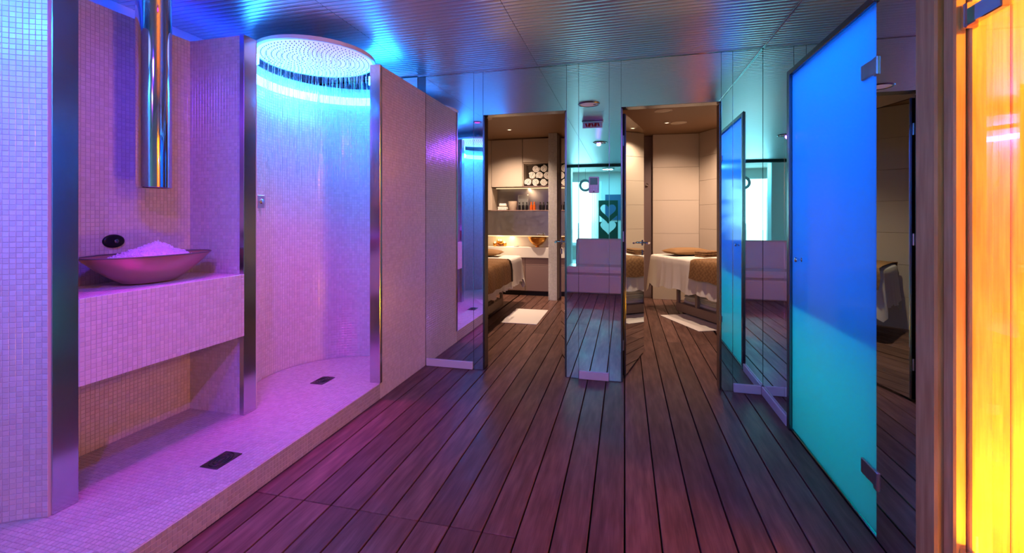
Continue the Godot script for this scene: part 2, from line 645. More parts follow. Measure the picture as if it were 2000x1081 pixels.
# ---------------------------------------------------------------- right wall
func build_right_wall() -> void:
	var w := struct("wall_right", "mirror panelled side wall with the steam room door")
	var xb := XR + 0.09
	for s in [[-3.6, -2.985, 0.0, CE], [-2.985, -2.005, 2.115, CE], [-2.005, -1.735, 0.0, CE]]:
		slab(w, "wall_core", Vector3(XR + 0.006, s[2], s[0]), Vector3(xb, s[3], s[1]), M.frame_metal)
	slab(w, "wall_core", Vector3(XR + 0.006, 2.2, -1.735), Vector3(xb, CE, -0.6), M.plaster)
	slab(w, "wall_core", Vector3(XR, 0.0, -0.6), Vector3(xb, CE, 3.3), M.plaster)
	for s in [[-3.499, -3.06, 0.0, 2.44], [-3.06, -2.985, 0.0, 2.44], [-2.985, -2.03, 2.118, 2.44], [-2.03, -1.742, 0.0, 2.44]]:
		slab(w, "mirror_panel", Vector3(XR, s[2] + 0.004, s[0] + 0.0012), Vector3(XR + 0.0058, s[3], s[1] - 0.0012), M.mirror, 0.0008)
	slab(w, "skirting", Vector3(XR - 0.012, 0.001, ZF + 0.012), Vector3(XR, 0.062, -3.0), M.skirting, 0.003)
	slab(w, "ceiling_trim", Vector3(XR - 0.008, 2.441, ZF), Vector3(XR + 0.002, 2.449, -1.74), M.chrome, 0.001)

# ---------------------------------------------------------------- steam room and its door
func build_steam_room() -> void:
	var d := struct("door_1", "tall frosted glass steam room door glowing blue above and turquoise below")
	# metal frame
	slab(d, "frame_post", Vector3(XR - 0.012, 0.0, -2.985), Vector3(XR + 0.05, 2.115, -2.945), M.frame_metal, 0.003)
	slab(d, "frame_post", Vector3(XR + 0.012, 0.0, -2.026), Vector3(XR + 0.05, 2.115, -2.0), M.frame_metal, 0.003)
	slab(d, "frame_head", Vector3(XR - 0.012, 2.085, -2.945), Vector3(XR + 0.05, 2.115, -2.026), M.frame_metal, 0.003)
	slab(d, "threshold", Vector3(XR + 0.0, 0.001, -2.945), Vector3(XR + 0.05, 0.012, -2.026), M.frame_metal, 0.003)
	var leaf := slab(d, "glass_leaf", Vector3(XR + 0.004, 0.02, -2.938), Vector3(XR + 0.012, 2.08, -2.036), M.frosted, 0.001)
	leaf.set_meta("label", "frosted glass leaf")
	# knob, hinges
	var kn := MB.new()
	kn.lathe([Vector2(0.0, 0.034), Vector2(0.010, 0.033), Vector2(0.014, 0.028), Vector2(0.013, 0.020), Vector2(0.007, 0.012), Vector2(0.006, 0.003), Vector2(0.012, 0.001), Vector2(0.012, 0.0)], 20)
	part(d, "door_knob", kn.mesh(), M.chrome, Vector3(XR + 0.004, 1.015, -2.80), Vector3(0, 0, PI / 2))
	for y in [1.84, 0.235]:
		var h := part(d, "hinge", bx(Vector3(0.026, 0.062, 0.10), 0.003), M.steel, Vector3(XR + 0.008, y, -2.088))
		part(h, "hinge_block", bx(Vector3(0.034, 0.075, 0.03), 0.004), M.steel, Vector3(0.002, -0.004, 0.062))
	# the cabin behind
	var c := struct("wall_steam", "pale tiled steam cabin behind the frosted door")
	var x0 := XR + 0.09
	slab(c, "cabin_wall", Vector3(2.1, 0.0, -3.4), Vector3(2.2, 2.4, -1.96), M.plaster)
	slab(c, "cabin_wall", Vector3(x0, 0.0, -3.5), Vector3(2.2, 2.4, -3.4), M.plaster)
	slab(c, "cabin_wall", Vector3(x0, 0.0, -1.97), Vector3(2.2, 2.4, -1.90), M.plaster)
	slab(c, "cabin_ceiling", Vector3(x0, 2.4, -3.5), Vector3(2.2, 2.45, -1.9), M.plaster)
	slab(c, "cabin_floor", Vector3(x0 - 0.04, -0.04, -3.5), Vector3(2.2, -0.001, -1.9), M.plaster)
	slab(c, "bench", Vector3(1.13, 0.70, -3.4), Vector3(2.1, 0.76, -1.97), M.white_gloss, 0.01)  # unseen bench, drawn close to the door to hold back the blue light
	slab(c, "bench_front", Vector3(1.62, 0.0, -3.4), Vector3(1.66, 0.70, -1.97), M.white_gloss, 0.004)
	var l := thing("unseen_steam_lamp", "unseen blue light panel in the steam cabin, lighting the upper frosted door", "lamp", Vector3(1.5, 2.33, -2.5))  # out of view behind the frosted glass, turns the upper door blue
	part(l, "lamp_lens", bx(Vector3(0.62, 0.02, 1.02), 0.004), glow("steam_blue", lin(0.0, 0.14, 1.0), 1.2), Vector3(0, 0.03, 0))
	part(l, "lamp_rim", bx(Vector3(0.68, 0.028, 1.08), 0.004), M.steel, Vector3(0, 0.055, 0))
	area(l, Vector3(0.0, 0.012, 0.0), Vector3(0.0, -1.0, 0.0), lin(0.0, 0.125, 1.0), 6.5, Vector2(1.0, 0.6))
	var s := thing("unseen_bench_strip", "unseen turquoise light strip under the steam cabin bench, lighting the lower frosted door", "light strip", Vector3(1.60, 0.62, -2.68))  # out of view, turns the lower door turquoise
	part(s, "strip_body", bx(Vector3(0.02, 0.03, 1.3), 0.003), glow("steam_turquoise", lin(0.0, 0.85, 0.8), 3.0))
	area(s, Vector3(-0.02, 0, 0), Vector3(-1.0, -0.5, 0), lin(0.0, 0.72, 0.80), 0.6, Vector2(1.25, 0.04))

# ---------------------------------------------------------------- sauna
func build_sauna() -> void:
	var f := struct("trim_1", "pine frame around the sauna door")
	# jamb with a rebate
	slab(f, "jamb_board", Vector3(XR - 0.03, 0.0, -1.735), Vector3(XR + 0.02, CE, -1.635), M.pine0, 0.006)
	slab(f, "jamb_bead", Vector3(XR - 0.012, 0.0, -1.634), Vector3(XR + 0.02, CE, -1.585), M.pine1, 0.005)
	slab(f, "jamb_stop", Vector3(XR + 0.021, 0.0, -1.70), Vector3(XR + 0.075, CE, -1.575), M.pine2, 0.004)
	slab(f, "jamb_board", Vector3(XR - 0.03, 0.0, -0.72), Vector3(XR + 0.07, CE, -0.60), M.pine0, 0.006)
	slab(f, "head_board", Vector3(XR - 0.02, 2.10, -1.585), Vector3(XR + 0.07, 2.2, -0.72), M.pine1, 0.006)
	var d := struct("door_2", "clear glass sauna door glowing orange")
	slab(d, "glass_leaf", Vector3(XR + 0.028, 0.02, -1.568), Vector3(XR + 0.036, 2.09, -0.73), M.sauna_glass, 0.001)
	for y in [1.83, 0.25]:
		var h := part(d, "hinge", bx(Vector3(0.022, 0.05, 0.13), 0.003), M.chrome, Vector3(XR + 0.024, y, -1.52))
		part(h, "hinge_knuckle", bx(Vector3(0.034, 0.075, 0.026), 0.004), M.chrome, Vector3(-0.006, 0, -0.055))
	part(d, "pull_handle", tube_mesh([Vector3(0, -0.15, 0), Vector3(-0.04, -0.15, 0), Vector3(-0.04, 0.15, 0), Vector3(0, 0.15, 0)], 0.01, 10), M.pine1, Vector3(XR + 0.03, 1.05, -0.82))
	# cabin: boarded walls
	var c := struct("wall_sauna", "sauna cabin lined with vertical pine boards")
	var z0 := -1.84
	slab(c, "cabin_shell", Vector3(XR + 0.09, 0.0, z0 - 0.06), Vector3(2.5, 2.4, z0), M.pine0)
	slab(c, "cabin_shell", Vector3(2.44, 0.0, z0), Vector3(2.5, 2.4, 0.4), M.pine0)
	slab(c, "cabin_shell", Vector3(XR + 0.09, 0.0, 0.34), Vector3(2.5, 2.4, 0.4), M.pine0)
	slab(c, "cabin_ceiling", Vector3(XR + 0.09, 2.3, z0), Vector3(2.5, 2.4, 0.4), M.pine1)
	slab(c, "cabin_floor", Vector3(XR + 0.04, -0.04, z0), Vector3(2.5, -0.001, 0.4), M.pine2)
	var k := 0
	var x := XR + 0.095
	while x < 2.42:
		slab(c, "pine_board", Vector3(x + 0.0015, 0.0, z0), Vector3(minf(x + 0.0935, 2.43), 2.3, z0 + 0.014), M["pine%d" % (k % 3)], 0.003)
		x += 0.095
		k += 1
	var z := z0 + 0.02
	while z < 0.3:
		slab(c, "pine_board", Vector3(2.425, 0.0, z + 0.0015), Vector3(2.44, 2.3, minf(z + 0.0935, 0.34)), M["pine%d" % (k % 3)], 0.003)
		z += 0.095
		k += 1
	slab(c, "bench", Vector3(1.75, 0.42, z0 + 0.02), Vector3(2.42, 0.46, 0.33), M.pine1, 0.005)
	var l := thing("unseen_sauna_lamp", "unseen amber light strip on the sauna floor, lighting the boards from below", "lamp", Vector3(1.35, 0.0, -1.2))  # out of view, placed to brighten the boards low down
	part(l, "lamp_body", bx(Vector3(0.06, 0.06, 0.8), 0.006), glow("sauna_amber", lin(1.0, 0.42, 0.02), 4.0), Vector3(0, 0.031, 0))
	area(l, Vector3(0.0, 0.075, 0.0), Vector3(-0.15, 1.0, -0.6), lin(1.0, 0.35, 0.008), 5.4, Vector2(0.8, 0.06))
	var l2 := thing("unseen_sauna_lamp", "unseen amber globe lamp under the sauna ceiling, lighting the boards and the deck", "lamp", Vector3(1.7, 2.1, -0.9))  # out of view, placed for the orange light on boards and deck
	part(l2, "lamp_globe", lathe_mesh([Vector2(0.0, -0.09), Vector2(0.06, -0.07), Vector2(0.09, 0.0), Vector2(0.06, 0.07), Vector2(0.0, 0.09)], 20), M.sauna_amber)
	part(l2, "lamp_stem", lathe_mesh([Vector2(0.012, 0.08), Vector2(0.012, 0.17), Vector2(0.05, 0.18), Vector2(0.05, 0.198)], 16), M.steel)
	omni(l2, Vector3.ZERO, lin(1.0, 0.33, 0.008), 3.0, 0.08)

# ---------------------------------------------------------------- showers
func arc(c: Vector2, r: float, a0: float, a1: float, n: int) -> PackedVector2Array:
	var p := PackedVector2Array()
	for k in n + 1:
		var a := deg_to_rad(lerpf(a0, a1, float(k) / n))
		p.append(c + Vector2(cos(a), sin(a)) * r)
	return p

func chrome_cap(parent: Node, lo: Vector3, hi: Vector3) -> void:
	slab(parent, "steel_edge", lo, hi, M.edge_steel, 0.002)

func build_showers() -> void:
	# outer shell
	var wl := struct("wall_left", "outer wall behind the showers")
	slab(wl, "wall_core", Vector3(-2.85, 0.0, -3.6), Vector3(-2.75, CE, 0.2), M.plaster)
	var wn := struct("wall_left_near", "plain wall beside the white bench")
	slab(wn, "wall_core", Vector3(-1.73, 0.0, 0.2), Vector3(XL, CE, 3.3), M.plaster)
	slab(wn, "wall_core", Vector3(-2.85, 0.0, 0.105), Vector3(-1.63, CE, 0.2), M.plaster)
	# blue cove light on top of the niche wall
	var cv := thing("cove_light_strip", "blue light strip hidden on top of the ice niche wall", "light strip", Vector3(-2.60, WT + 0.005, -1.7225))
	part(cv, "strip_body", bx(Vector3(0.03, 0.016, 1.9), 0.002), glow("cove_blue", lin(0.005, 0.025, 1.0), 2.6), Vector3(-0.04, 0.008, 0))
	area(cv, Vector3(-0.04, 0.02, 0), Vector3(0.05, 1.0, 0.0), lin(0.01, 0.03, 1.0), 0.22, Vector2(1.9, 0.03))
	# raised platform
	var pf := thing("shower_platform", "raised mosaic platform running along the showers and ice niche", "platform", Vector3(0, 0, 0))
	slab(pf, "platform_core", Vector3(-2.745, 0.0, -3.498), Vector3(XL, PH, 0.1), M.grout, 0.002)
	var xf := []
	tiles_flat(xf, Vector3(-2.52, PH, -3.32), Vector3(0.889, 0, 0), Vector3(0, 0, 3.38), Vector3.UP)
	tiles_flat(xf, Vector3(XL, 0.0, -2.77), Vector3(0, 0, 2.80), Vector3(0, PH, 0), Vector3.RIGHT)
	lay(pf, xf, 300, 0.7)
	# the two shower cabins
	for q in [[Vector2(-1.92, -2.74), 1.0, "middle"], [Vector2(-1.92, -0.70), -1.0, "near"]]:
		var c: Vector2 = q[0]
		var s: float = q[1]
		var inner := PackedVector2Array()
		var shell := PackedVector2Array()
		for k in 49:
			var a := deg_to_rad(lerpf(110.9, 293.1, k / 48.0))
			inner.append(c + Vector2(cos(a), s * sin(a)) * 0.56)
		inner.append(Vector2(-1.70, c.y - s * 0.03))
		shell = inner.duplicate()
		shell.append(Vector2(-1.66, c.y - s * 0.03))
		shell.append(Vector2(-1.66, c.y - s * 0.58))
		for k in range(48, -1, -1):
			var a := deg_to_rad(lerpf(110.9, 286.0, k / 48.0))
			shell.append(c + Vector2(cos(a), s * sin(a)) * 0.588)
		var w := struct("wall_shower", "curved mosaic wall of a walk-in shower")
		var b := MB.new()
		b.prism(shell, PH, WT, true)
		part(w, "wall_core", b.mesh(), M.grout)
		xf = []
		tiles_path(xf, inner, PH + 0.004, WT, c)
		lay(w, xf, 0 if s > 0 else 300)
		# light strip round the top of the cabin
		var strip := PackedVector2Array()
		for k in inner.size():
			var p := inner[k]
			strip.append(p + (c - p).normalized() * 0.004)
		for k in range(inner.size() - 1, -1, -1):
			var p := inner[k]
			strip.append(p + (c - p).normalized() * 0.016)
		b = MB.new()
		b.prism(strip, 2.165, 2.225, true)
		var st := solo("led_light_strip", "glowing cyan light strip round the top of the %s shower" % ("middle" if s > 0 else "leftmost"), "light strip", b.mesh(), M["shower_cyan"] if M.has("shower_cyan") else glow("shower_cyan", lin(0.010, 0.235, 1.0), 58.0))
		omni(st, Vector3(c.x - 0.45, 2.19, c.y - s * 0.15), lin(0.015, 0.23, 1.0), 0.2, 0.03)
		# rain head
		var hc := Vector3(c.x - 0.14, 2.335, c.y + s * 0.06)
		var hd := thing("rain_shower_head", "large round rain shower head on the ceiling of the %s shower" % ("middle" if s > 0 else "leftmost"), "shower head", hc)
		part(hd, "head_disc", lathe_mesh([Vector2(0.0, 0.028), Vector2(0.375, 0.028), Vector2(0.385, 0.024), Vector2(0.385, 0.004), Vector2(0.379, 0.0), Vector2(0.366, 0.0)], 72, Vector3.ONE, true), M.white_gloss)
		part(hd, "light_panel", lathe_mesh([Vector2(0.366, 0.0), Vector2(0.0, 0.0)], 72, Vector3.ONE, true), M["head_pink"] if M.has("head_pink") else glow("head_pink", lin(0.8, 0.5, 0.9), 0.55))
		part(hd, "stem", lathe_mesh([Vector2(0.05, 0.028), Vector2(0.05, 0.112)], 24), M.steel)
		var nz := MB.new()
		for ring in range(1, 12):
			var cnt := ring * 7
			for k in cnt:
				var a := TAU * k / cnt + ring * 0.4
				nz.lathe([Vector2(0.0, -0.006), Vector2(0.0028, -0.005), Vector2(0.0035, 0.0)], 5, Vector3.ONE, Vector3(cos(a) * ring * 0.031, 0, sin(a) * ring * 0.031))
		var noz := part(hd, "spray_nozzles", nz.mesh(), M.silicone)
		noz.set_meta("kind", "stuff")
		spot(hd, Vector3(0, -0.03, 0), Vector3(0.04, -2.0, 0), lin(0.75, 0.004, 0.40), 4.4 if s > 0 else 0.5, 31.0, 0.12, 1.0)
		# falling water
		if s > 0:
			var wm := MB.new()
			for k in 130:
				var a := rng.randf() * TAU
				var r := sqrt(rng.randf()) * 0.34
				var y := -0.008
				var l := rng.randf_range(0.05, 0.35)
				var px := hc + Vector3(cos(a) * r, 0, sin(a) * r)
				while y > -0.75:
					var r0 := rng.randf_range(0.0013, 0.0024)
					wm.lathe([Vector2(0.0, y), Vector2(r0, y - l * 0.1), Vector2(r0 * 0.8, y - l * 0.8), Vector2(0.0, y - l)], 5, Vector3.ONE, px)
					y -= l + rng.randf_range(0.02, 0.25)
					l = rng.randf_range(0.03, 0.2)
			var wo := solo("falling_water", "thin streams of water falling from the rain shower head", "water", wm.mesh(), M.water)
			wo.set_meta("kind", "stuff")
	# wall that closes the middle shower towards the corridor
	var we := struct("wall_end", "mosaic wall beside the middle shower")
	slab(we, "wall_core", Vector3(-1.66, 0.0, ZF + 0.001), Vector3(XL - 0.001, WT, -2.775), M.grout)
	chrome_cap(we, Vector3(-1.703, PH, -2.776), Vector3(XL + 0.002, WT + 0.002, -2.762))
	chrome_cap(we, Vector3(XL - 0.002, PH - 0.0, -2.79), Vector3(XL + 0.006, WT + 0.002, -2.762))
	xf = []
	tiles_flat(xf, Vector3(XL - 0.001, 0.0, ZF + 0.002), Vector3(0, 0, 0.706), Vector3(0, WT, 0), Vector3.RIGHT)
	lay(we, xf)
	# partitions on both sides of the niche
	for q in [[-2.205, -2.13, "between the niche and the middle shower"], [-1.315, -1.24, "between the niche and the leftmost shower"]]:
		var p := struct("wall_partition", "mosaic partition with a polished steel edge " + q[2])
		slab(p, "wall_core", Vector3(-2.52, PH, q[0]), Vector3(-2.13, WT, q[1]), M.grout)
		chrome_cap(p, Vector3(-2.15, PH, q[0] - 0.006), Vector3(-2.118, WT + 0.002, q[1] + 0.006))
		xf = []
		if q[2].ends_with("middle shower"):
			tiles_flat(xf, Vector3(-2.512, PH, q[1]), Vector3(0.36, 0, 0), Vector3(0, WT - PH, 0), Vector3.BACK)
		else:
			tiles_flat(xf, Vector3(-2.512, PH, q[0]), Vector3(0.36, 0, 0), Vector3(0, WT - PH, 0), Vector3.FORWARD)
		lay(p, xf)
	# shower control
	var ct := thing("shower_control", "small square control on the middle shower wall", "shower control", Vector3(-2.452, 1.36, -2.60), 1.2)
	part(ct, "plate", bx(Vector3(0.05, 0.09, 0.012), 0.003), M.steel, Vector3(0, 0, 0.004))
	part(ct, "button", lathe_mesh([Vector2(0.0, 0.01), Vector2(0.016, 0.009), Vector2(0.018, 0.0)], 16), M.chrome, Vector3(0, 0, 0.01), Vector3(PI / 2, 0, 0))

# ---------------------------------------------------------------- niche with the ice fountain
func build_niche() -> void:
	var w := struct("wall_niche", "mosaic back wall of the ice niche")
	slab(w, "wall_core", Vector3(-2.62, PH, -2.13), Vector3(-2.513, WT, -1.315), M.grout)
	var xf := []
	tiles_flat(xf, Vector3(-2.513, PH, -2.13), Vector3(0, 0, 0.815), Vector3(0, WT - PH, 0), Vector3.RIGHT)
	lay(w, xf)
	var c := thing("mosaic_ledge", "mosaic clad ledge carrying the ice bowl", "ledge", Vector3(-2.31, 0.57, -1.7225))
	part(c, "ledge_core", bx(Vector3(0.386, 0.352, 0.806), 0.002), M.grout, Vector3(0, 0.176, 0))
	xf = []
	tiles_flat(xf, Vector3(-0.19, 0.352, -0.402), Vector3(0.385, 0, 0), Vector3(0, 0, 0.804), Vector3.UP)
	tiles_flat(xf, Vector3(0.193, 0.0, -0.402), Vector3(0, 0, 0.804), Vector3(0, 0.353, 0), Vector3.RIGHT)
	lay(c, xf)
	# bowl: wide and boat shaped
	var bo := thing("ice_bowl", "wide shallow copper coloured bowl heaped with crushed ice", "bowl", Vector3(-2.305, 0.926, -1.745))
	var prof := [Vector2(0.0, 0.0), Vector2(0.10, 0.001), Vector2(0.125, 0.006), Vector2(0.19, 0.045), Vector2(0.25, 0.092), Vector2(0.302, 0.139), Vector2(0.298, 0.139), Vector2(0.245, 0.098), Vector2(0.185, 0.055), Vector2(0.12, 0.016), Vector2(0.0, 0.012)]
	part(bo, "bowl_shell", lathe_mesh(prof, 64, Vector3(0.56, 1, 1)), M.bowl)
	var rim := []
	for k in 64:
		var a := TAU * k / 64
		rim.append(Vector3(cos(a) * 0.300 * 0.56, 0.140, sin(a) * 0.300))
	part(bo, "rim", tube_mesh(rim, 0.0035, 6, true), M.cable_grey)
	# ice
	var nz := FastNoiseLite.new()
	nz.seed = 5
	nz.frequency = 14.0
	nz.fractal_octaves = 4
	var b := MB.new()
	var f := func(u: float, v: float) -> Vector3:
		var a := u * TAU
		var r := v
		var h := pow(maxf(0.0, 1.0 - r), 0.85) * 0.1
		var x := cos(a) * r * 0.135
		var z := sin(a) * r * 0.225 - 0.03 * (1.0 - r)
		var g := nz.get_noise_3d(x, 0.3, z)
		return Vector3(x, 0.103 + h + g * 0.016 * (0.4 + r), z)
	b.grid(f, 72, 22)
	for k in 900:
		var u := rng.randf()
		var v := sqrt(rng.randf()) * 0.98
		var p: Vector3 = f.call(u, v)
		var s := rng.randf_range(0.003, 0.008)
		b.box(p + Vector3(0, 0.002, 0), Vector3(s, s * rng.randf_range(0.5, 1.0), s * rng.randf_range(0.6, 1.2)), s * 0.15, Basis.from_euler(Vector3(rng.randf() * 3, rng.randf() * 3, rng.randf() * 3)))
	var ic := solo("crushed_ice", "heap of crushed white ice in the wide bowl", "ice", b.mesh(), M.ice, Vector3(-2.305, 0.926, -1.745))
	ic.set_meta("kind", "stuff")
	# chute
	solo("ice_chute", "polished steel pipe hanging from the ceiling above the ice bowl", "pipe", lathe_mesh([Vector2(0.066, 0.003), Vector2(0.072, 0.0), Vector2(0.0735, 0.004), Vector2(0.0735, 1.05), Vector2(0.066, 1.05), Vector2(0.066, 0.003)], 48), M.chrome, Vector3(-2.30, 1.398, -1.755))
	var pb := thing("push_plate", "oval black push plate on the wall behind the ice bowl", "push button", Vector3(-2.509, 1.13, -1.712))
	part(pb, "plate", lathe_mesh([Vector2(0.0, 0.012), Vector2(0.04, 0.012), Vector2(0.048, 0.009), Vector2(0.05, 0.003), Vector2(0.05, 0.0)], 40, Vector3(0.68, 1, 1)), M.black, Vector3.ZERO, Vector3(0, 0, -PI / 2))
	part(pb, "button", lathe_mesh([Vector2(0.0, 0.018), Vector2(0.009, 0.018), Vector2(0.011, 0.015), Vector2(0.011, 0.012)], 20), M.frame_metal, Vector3(0, 0, -0.006), Vector3(0, 0, -PI / 2))
	# floor drains
	for q in [[Vector3(-1.83, PH + 0.003, -1.708), "in front of the ice niche"], [Vector3(-2.04, PH + 0.003, -2.715), "in the middle shower"]]:
		var d := thing("floor_drain", "rectangular metal floor drain " + q[1], "drain", q[0])
		part(d, "drain_plate", bx(Vector3(0.096, 0.006, 0.142), 0.002), M.drain)
		for k in 3:
			var o := []
			for j in 40:
				var a := TAU * j / 40
				o.append(Vector3(cos(a) * (0.012 + 0.0125 * k), 0.0032, sin(a) * (0.022 + 0.0185 * k)))
			part(d, "slot_ring", tube_mesh(o, 0.0028, 6, true), M.black)

# ---------------------------------------------------------------- treatment rooms: shell
func build_treatment_shell() -> void:
	var zf := ZF - 0.10
	var w := struct("wall_treatment", "plain walls of the two treatment rooms")
	slab(w, "wall_core", Vector3(-2.75, 0.0, -7.5), Vector3(-2.65, RC, zf), M.beige)
	slab(w, "wall_core", Vector3(-2.75, 0.0, -7.5), Vector3(2.6, RC, -7.4), M.beige)
	slab(w, "wall_core", Vector3(2.5, 0.0, -7.5), Vector3(2.6, RC, zf), M.beige)
	slab(w, "wall_core", Vector3(-0.27, 0.0, -7.4), Vector3(-0.19, RC, zf), M.beige)
	slab(w, "wall_core", Vector3(1.05, 0.0, zf - 0.02), Vector3(2.6, RC, zf), M.beige)
	slab(w, "wall_core", Vector3(-2.75, CE, zf), Vector3(2.6, RC + 0.1, zf + 0.02), M.beige)
	var c := struct("ceiling_treatment", "brown ceiling of the treatment rooms")
	slab(c, "ceiling_board", Vector3(-2.75, RC, -7.5), Vector3(2.6, RC + 0.1, zf), M.brown_ceiling)
	# doors, opened into the rooms
	treatment_door("door_3", "mirror faced door standing open into the left treatment room", Vector3(-0.447, 0, zf - 0.02), Vector2(-0.57, -4.31), -1.0)
	treatment_door("door_4", "mirror faced door standing open into the right treatment room", Vector3(-0.012, 0, zf - 0.02), Vector2(0.152, -4.32), 1.0)

func treatment_door(called: String, label: String, hinge: Vector3, free: Vector2, side: float) -> void:
	var d := struct(called, label)
	d.position = hinge
	var dir := Vector2(free.x - hinge.x, free.y - hinge.z)
	var len := dir.length()
	d.rotation.y = atan2(-dir.y, dir.x)     # local x runs along the leaf
	part(d, "door_leaf", bx(Vector3(len, 2.05, 0.034), 0.002), M.frame_metal, Vector3(len * 0.5, 1.038, 0))
	for s in [-1.0, 1.0]:
		part(d, "mirror_panel", bx(Vector3(len - 0.012, 2.035, 0.005), 0.0008), M.mirror, Vector3(len * 0.5, 1.038, s * 0.0195))
		var h := part(d, "lever_handle", bx(Vector3(0.05, 0.05, 0.008), 0.002), M.chrome, Vector3(len - 0.055, 1.02, s * 0.026))
		part(h, "lever", tube_mesh([Vector3(0, 0, 0), Vector3(0, 0, s * 0.05), Vector3(-0.01, 0, s * 0.056), Vector3(-0.11, 0, s * 0.056)], 0.009, 10), M.chrome)
		part(d, "lock_rose", bx(Vector3(0.05, 0.05, 0.008), 0.002), M.chrome, Vector3(len - 0.055, 0.93, s * 0.026))
	for y in [0.25, 1.1, 1.85]:
		part(d, "hinge", lathe_mesh([Vector2(0.0, -0.04), Vector2(0.009, -0.04), Vector2(0.009, 0.04), Vector2(0.0, 0.04)], 12, Vector3.ONE, true), M.chrome, Vector3(0, y, 0))

# ---------------------------------------------------------------- soft things
func sheet_mesh(l: float, w: float, h: float, hem: float, sd: int) -> ArrayMesh:
	# a cloth over a couch: x along, z across; top at h, hem above the floor
	var b := MB.new()
	var nz := FastNoiseLite.new()
	nz.seed = sd
	nz.frequency = 1.0
	var rad := 0.07
	var per := func(t: float) -> Array:      # point and outward normal on a rounded rectangle
		var hx := l * 0.5 - rad
		var hz := w * 0.5 - rad
		var q := rad * PI * 0.5
		var lens := [2.0 * hz, q, 2.0 * hx, q, 2.0 * hz, q, 2.0 * hx, q]
		var total := 0.0
		for e in lens: total += e
		var s := t * total
		var k := 0
		while k < 7 and s > lens[k]:
			s -= lens[k]
			k += 1
		var cs := [Vector2(hx, hz), Vector2(-hx, hz), Vector2(-hx, -hz), Vector2(hx, -hz)]
		var i := k / 2
		if k % 2 == 0:
			var from: Vector2 = cs[(i + 3) % 4]
			var to: Vector2 = cs[i]
			var dd := (to - from).normalized()
			var nn := Vector2(dd.y, -dd.x)
			return [from + dd * s + nn * rad, nn, 0.0]
		var a0 := i * PI * 0.5 + s / rad
		var n2 := Vector2(cos(a0), sin(a0))
		var cc: Vector2 = cs[i]
		return [cc + n2 * rad, n2, sin(s / rad * 2.0)]
	var rows := [[-0.45, 0.0, 0.0], [-0.2, 0.0, 0.0], [-0.03, 0.0, 0.0], [-0.008, -0.006, 0.0], [0.004, -0.025, 0.02], [0.010, -0.08, 0.12], [0.016, -0.2, 0.4], [0.022, -0.32, 0.7], [0.03, 1.0, 1.0]]
	var f := func(u: float, v: float) -> Vector3:
		var row: Array = rows[int(round(v * (rows.size() - 1)))]
		var pn: Array = per.call(fmod(u, 1.0))
		var p: Vector2 = pn[0]
		var nn: Vector2 = pn[1]
		var out: float = row[0]
		var y: float = h + row[1]
		if out < -0.1:
			p = p * (0.1 if out < -0.4 else 0.6)
			out = 0.0
		var rip := nz.get_noise_2d(cos(u * TAU) * 9.0, sin(u * TAU) * 9.0) + 0.5 * nz.get_noise_2d(cos(u * TAU) * 24.0, sin(u * TAU) * 24.0)
		var crn: float = pn[2]
		var hy := hem + 0.045 * nz.get_noise_2d(cos(u * TAU) * 3.0 + 9.0, sin(u * TAU) * 3.0) - 0.13 * crn
		if row[1] == 1.0:
			y = hy
		else:
			y = maxf(y, hy + 0.01)
			y += 0.004 * nz.get_noise_2d(p.x * 9.0, p.y * 9.0)
		out += row[2] * (0.035 * rip + 0.03 * crn)
		return Vector3(p.x + nn.x * out, y, p.y + nn.y * out)
	b.grid(f, 192, rows.size() - 1)
	return b.mesh()

func throw_mesh(l: float, w: float, h: float, drop: float) -> ArrayMesh:
	# a band of cloth across the couch: x along, z across
	var b := MB.new()
	var path := [Vector2(-w * 0.5 - 0.045, h - drop), Vector2(-w * 0.5 - 0.040, h - drop * 0.5), Vector2(-w * 0.5 - 0.03, h - 0.05), Vector2(-w * 0.5 - 0.015, h - 0.005), Vector2(-w * 0.5 + 0.02, h + 0.012), Vector2(-w * 0.25, h + 0.014), Vector2(w * 0.25, h + 0.014), Vector2(w * 0.5 - 0.02, h + 0.012), Vector2(w * 0.5 + 0.015, h - 0.005), Vector2(w * 0.5 + 0.03, h - 0.05), Vector2(w * 0.5 + 0.04, h - drop * 0.5), Vector2(w * 0.5 + 0.045, h - drop)]
	for lay_ in [0.0, -0.006]:
		var f := func(u: float, v: float) -> Vector3:
			var k := mini(int(round(u * (path.size() - 1))), path.size() - 1)
			var p: Vector2 = path[k]
			var c := Vector2(0, h - 0.2)
			p += (p - c).normalized() * lay_
			var x := (v - 0.5) * l
			return Vector3(x + 0.008 * sin(u * 23.0), p.y + 0.004 * sin(x * 21.0 + u * 5.0), p.x + signf(p.x) * 0.006 * sin(x * 17.0 + 1.0))
		b.grid(f, path.size() - 1, 24)
	return b.mesh()

func pillow_mesh(l: float, w: float, h: float) -> ArrayMesh:
	var b := MB.new()
	for s in [1.0, -1.0]:
		var f := func(u: float, v: float) -> Vector3:
			var x := u * 2.0 - 1.0
			var z := v * 2.0 - 1.0
			var e := pow((1.0 - pow(absf(x), 2.6)) * (1.0 - pow(absf(z), 2.6)), 0.45)
			var pinch := 1.0 - 0.07 * (1.0 - absf(x) * absf(z))
			return Vector3(x * l * 0.5 * pinch, h * 0.5 + s * h * 0.5 * e, z * w * 0.5 * pinch)
		b.grid(f, 20, 16)
	return b.mesh()

